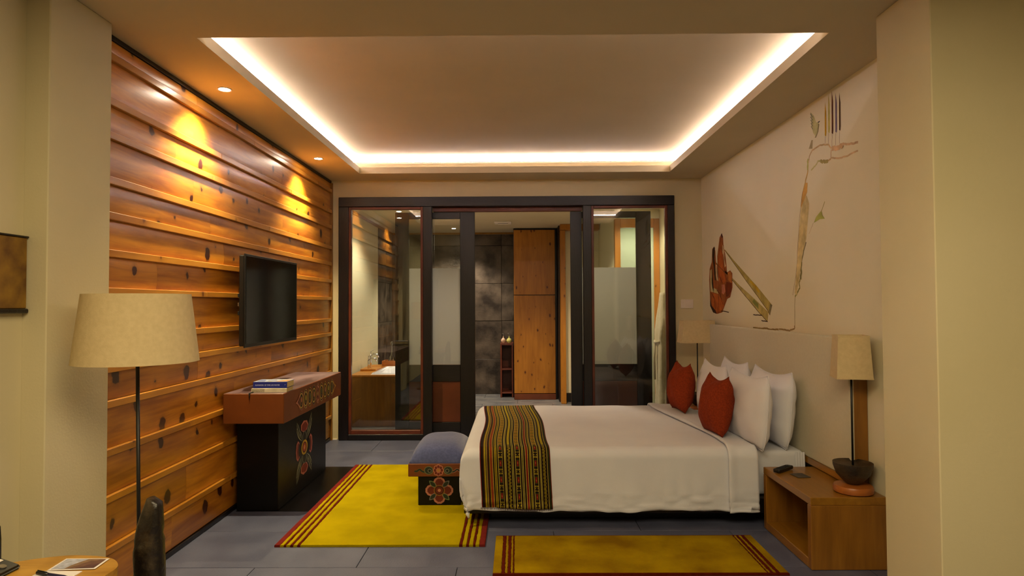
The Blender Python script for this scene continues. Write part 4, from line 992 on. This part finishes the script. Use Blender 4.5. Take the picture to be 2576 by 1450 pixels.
bd = fin('body', bm, M_black, ph, False)
sl_ = math.atan2(.063, .2)
def onph(x, y): return Vector((x, y, .075-(y+.10)*.315))
for i in range(3):
    for j in range(4):
        bm = bmesh.new(); bbx(bm, -.008, .008, -.0055, .0055, 0, .003, .001); fin('key', bm, M_switch, ph, loc=onph(-.078+.022*j, .046-.018*i), rot=(-sl_,0,0))
lathe('dial', [(0,0),(.011,0),(.011,.004),(0,.004)], M_chrome, ph, loc=onph(-.055, .074), seg=20).rotation_euler = (-sl_,0,0)
tube('handset', [(-.084,.020,.026),(-.084,.022,.09),(-.084,.020,.130),(-.084,.016,.145)], [.020,.018,.017,.010], M_black, ph, 14)

# painting on the sitting-area wall
pt = thing('wall_painting', 'small ochre textured painting with a dark lower rail on the left wall', 'painting', (-1.99, 2.41, 1.55))
box('canvas', -1.999, -1.978, 2.24, 2.583, 1.415, 1.70, noisy('ochre_canvas', (96,62,14), (150,112,30), .7, scale=9, detail=8, bump=.5, bscale=40), pt, bev=.003)
box('lower_rail', -1.999, -1.970, 2.235, 2.586, 1.396, 1.4145, M_dark, pt, bev=.004); box('upper_rail', -1.999, -1.972, 2.235, 2.586, 1.7005, 1.707, M_dark, pt, bev=.002)
# switch plate
sw = thing('light_switch', 'white switch plate on the back wall above the far lamp', 'switch', (1.80, 6.834, 1.42))
box('plate', 1.735, 1.866, 6.829, 6.838, 1.374, 1.468, M_switch, sw, bev=.003); box('rocker', 1.762, 1.838, 6.826, 6.8288, 1.392, 1.450, M_switch, sw, bev=.001)
# recessed ceiling spots
for i, (yy, lab) in enumerate(((3.91, 'recessed ceiling spotlight over the pine wall, the one nearer the camera'), (5.78, 'recessed ceiling spotlight over the pine wall, the one nearer the glass doors'))):
    t = thing('ceiling_spotlight', lab, 'spotlight', (-1.79, yy, H), group='recessed spotlights over the pine wall')
    lathe('rim', [(.034,-.0005),(.044,-.0005),(.043,-.005),(.034,-.004),(.034,-.0005)], M_switch, t, seg=32, caps=False); lathe('lens', [(0,-.0025),(.033,-.0025),(.033,-.0005),(0,-.0005)], M_lens, t, seg=32)
for (x, y) in ((-.95, 9.7), (1.36, 7.4), (.3, 7.6), (-1.45, 7.9)):  # the fixture before the cupboard is added, out of view
    t = thing('ceiling_spotlight', {-.95:'small spotlight in the bathroom ceiling by the slate wall', 1.36:'small spotlight in the bathroom ceiling before the frosted door',   .3:'small added spotlight in the bathroom ceiling before the pine cupboard', -1.45:'small spotlight in the bathroom ceiling over the bathtub'}[x], 'spotlight', (x, y, 2.58), group='spotlights in the bathroom ceiling')
    lathe('rim', [(.030,-.0005),(.040,-.0005),(.039,-.005),(.030,-.004),(.030,-.0005)], M_switch, t, seg=24, caps=False); lathe('lens', [(0,-.0025),(.029,-.0025),(.029,-.0005),(0,-.0005)], M_lens, t, seg=24)
lathe_ = None

# ================================================================== BATHROOM THINGS
tb = thing('bathtub', 'white bathtub boxed in brown pine behind the left glass pane', 'bathtub', (-1.35, 8.0, 0))
x0, x1, y0, y1, hh = -1.965, -.62, 7.56, 8.75, .60
box('front_panel', x0, x1, y0, y0+.03, .002, hh-.02, M_oakv, tb); box('side_panel', x1-.03, x1, y0+.0305, y1, .002, hh-.02, M_oakv, tb)
boxes('deck', [(x0,x1,y0-.005,y0+.06,hh-.0195,hh+.005),(x0,x1,y1-.22,y1,hh-.0195,hh+.02),(x0,x0+.22,y0+.0605,y1-.2205,hh-.0195,hh+.005),(x1-.06,x1,y0+.0605,y1-.2205,hh-.0195,hh+.005)], M_cab2, tb)
bm = bmesh.new()
ox0, ox1, oy0, oy1 = x0+.222, x1-.062, y0+.062, y1-.222
def rr(k, z): return [bm.verts.new((x, y, z)) for x, y in ((ox0+k, oy0+k), (ox1-k, oy0+k), (ox1-k, oy1-k), (ox0+k, oy1-k))]
L = [rr(0, hh-.05), rr(0, hh+.018), rr(.05, hh+.018), rr(.07, hh-.02), rr(.14, .2), rr(.2, .16)]
for a, b in zip(L, L[1:]):
    for i in range(4): bm.faces.new((a[i], a[(i+1)%4], b[(i+1)%4], b[i]))
bm.faces.new(L[-1]); bmesh.ops.bevel(bm, geom=[e for e in bm.edges if len(e.link_faces) == 2], offset=.015, segments=3, affect='EDGES')
o = fin('basin', bm, M_enamel, tb, True); o.location = -Vector(tb.location)
tbd = thing('tap_board', 'small wooden board carrying the chrome taps on the bathtub deck', 'board', (-1.86, 8.15, hh+.0055))
box('board', -1.955, -1.76, 8.02, 8.36, hh+.0055, hh+.03, M_cab2, tbd)
for k, yy in enumerate((8.10, 8.22)):
    t = thing('tap', ['chrome tap on the bathtub board, nearer the glass', 'taller chrome tap on the bathtub board, farther from the glass'][k], 'tap', (-1.87, yy, hh+.0305), 0, 'chrome bathtub taps')
    tube('spout', [(0,0,0),(0,0,.10+.04*k),(.03,0,.13+.04*k),(.09,0,.12+.04*k),(.10,0,.09+.04*k)], .011, M_chrome, t); tube('lever', [(0,0,.10+.04*k),(0,.01,.15+.05*k),(.03,.01,.17+.05*k)], .006, M_chrome, t)
ty = thing('tray', 'wooden tray on the back deck of the bathtub', 'tray', (-1.62, 8.64, hh+.0205))
boxes('tray_body', [(-1.78,-1.42,8.56,8.72,hh+.0205,hh+.03),(-1.78,-1.42,8.545,8.56,hh+.0205,hh+.085),(-1.78,-1.42,8.72,8.735,hh+.0205,hh+.085),(-1.795,-1.78,8.545,8.735,hh+.0205,hh+.085),(-1.42,-1.405,8.545,8.735,hh+.0205,hh+.085)], M_turn, ty)
vs = thing('vase', 'small glass vase of white flowers standing in the bathtub tray', 'vase', (-1.55, 8.64, hh+.0305))
lathe('jar', [(0,0),(.035,0),(.04,.04),(.036,.10),(.038,.12),(.034,.12),(.032,.1),(.035,.04),(.03,.008),(0,.008)], M_glass, vs, seg=20)
for k in range(5):
    a = k*1.3; e_ = Vector((.05*math.cos(a), .05*math.sin(a), .17+.03*(k%3))); tube('stem', [(0,0,.02),(.01*math.cos(a),.01*math.sin(a),.1),e_], .003, plain('green_stem', (70,90,30), .6), vs, 5)
    bm = bmesh.new(); bmesh.ops.create_icosphere(bm, subdivisions=2, radius=.022)
    for v in bm.verts: v.co *= 1+.25*noise.noise(v.co*60)
    fin('blossom', bm, M_paper, vs, True, loc=e_)
wg = thing('glass_decanter', 'clear glass decanter with ball stopper beside the vase', 'decanter', (-1.68, 8.64, hh+.0305))
lathe('body', [(0,0),(.04,0),(.05,.05),(.03,.10),(.012,.14),(.012,.24),(.016,.25),(.012,.245),(.009,.14),(.026,.10),(.045,.05),(.036,.004),(0,.004)], M_glass, wg, seg=20); lathe('stopper', [(0,.25),(.01,.252),(.022,.275),(.022,.29),(.01,.31),(0,.312)], M_glass, wg, seg=20)
cb = thing('cupboard', 'tall knotty orange pine cupboard in the bathroom doorway', 'cupboard', (.26, 9.98, 0))
box('carcass', -.05, .605, 9.72, 10.29, .002, 2.575, M_dark, cb, bev=.002); box('door', -.045, .575, 9.695, 9.7195, .09, 1.562, M_cab, cb, bev=.003); box('door', -.045, .575, 9.695, 9.7195, 1.572, 2.55, M_cab, cb, bev=.003); box('kickboard', -.045, .575, 9.66, 9.7195, .002, .08, M_redpan, cb, bev=.002)
sf = thing('shelf_unit', 'low dark wooden shelf unit left of the pine cupboard', 'shelf', (-.155, 10.1, 0))
boxes('frame', [(-.26,-.235,9.90,10.28,.002,.80),(-.085,-.06,9.90,10.28,.002,.80),(-.26,-.06,9.90,10.28,.8005,.83),(-.2345,-.0855,10.255,10.28,.002,.80)], M_red, sf, bev=.002)
for zz in (.06, .42): box('shelf', -.2345, -.0855, 9.90, 10.25, zz, zz+.022, M_red, sf, bev=.002)
for k, (x, c, lab) in enumerate(((-.215, (214,176,150), 'small pump bottle of pinkish soap on the shelf unit'), (-.125, (200,196,110), 'rounder pump bottle of yellow soap on the shelf unit'))):
    t = thing('soap_bottle', lab, 'bottle', (x, 10.02, .8305), 0, 'soap bottles on the shelf unit'); s = 1+.15*k
    lathe('bottle', [(0,0),(.022*s,0),(.036*s,.022),(.038*s,.04),(.028*s,.062),(.012,.074),(.009,.08),(.009,.10),(0,.10)], plain('soap_%d' % k, c, .12), t, seg=18); tube('pump', [(0,0,.10),(0,0,.145),(-.03,0,.145)], .004, M_chrome, t, 6)
vt = thing('ceiling_vent', 'cream air vent in the bathroom ceiling', 'vent', (-.19, 9.03, 2.58))
box('frame', -.31, -.07, 8.90, 9.14, 2.565, 2.5795, M_switch, vt, bev=.004)
for k in range(5): box('slat', -.26, -.12, 8.925+.04*k, 8.945+.04*k, 2.559, 2.5648, M_iron if k == 1 else M_switch, vt, bev=.001)
# robe on a hook
rb = thing('bathrobe', 'cream bathrobe hanging on the wall behind the right glass pane', 'bathrobe', (1.68, 7.3, 1.52))
bm = bmesh.new(); rings = []
for k in range(41):
    t = k/40; z = .03-1.30*t; wdt = .05+.10*min(1, t*3.5)+.02*t - (.03*math.exp(-((t-.42)/.04)**2)); dep = .030+.045*min(1, t*3)
    ring = []
    for i in range(32):
        a = 2*PI*i/32; f = 1+.13*math.sin(a*5+t*2)*min(1, t*2.5)+.10*noise.noise(Vector((math.cos(a)*2, math.sin(a)*2, t*7)))
        ring.append(bm.verts.new((max(-.2, dep*math.cos(a)*f) - .02, wdt*1.15*math.sin(a)*f, z)))
    rings.append(ring)
for a, b in zip(rings, rings[1:]):
    for i in range(32): bm.faces.new((a[i], a[(i+1)%32], b[(i+1)%32], b[i])).smooth = True
bm.faces.new(rings[0][::-1]); bm.faces.new(rings[-1]); fin('gown', bm, M_robe, rb, loc=(-.012,0,0))
tube('belt', [(-.10,-.12,-.52),(-.125,0,-.53),(-.10,.12,-.52)], .014, M_robe, rb, 8)
tube('belt', [(-.125,.0,-.53),(-.13,.01,-.7),(-.128,0,-.95)], .012, M_robe, rb, 8)
hk = thing('coat_hook', 'small metal hook on the wall above the bathrobe', 'hook', (1.749, 7.3, 1.62))
tube('hook', [(0,0,0),(-.05,0,0),(-.06,0,.03)], .006, M_chrome, hk, 8); lathe('rose', [(0,0),(.02,0),(.02,.006),(0,.006)], M_chrome, hk, loc=(0,0,0), seg=16).rotation_euler = (0, -PI/2, 0)
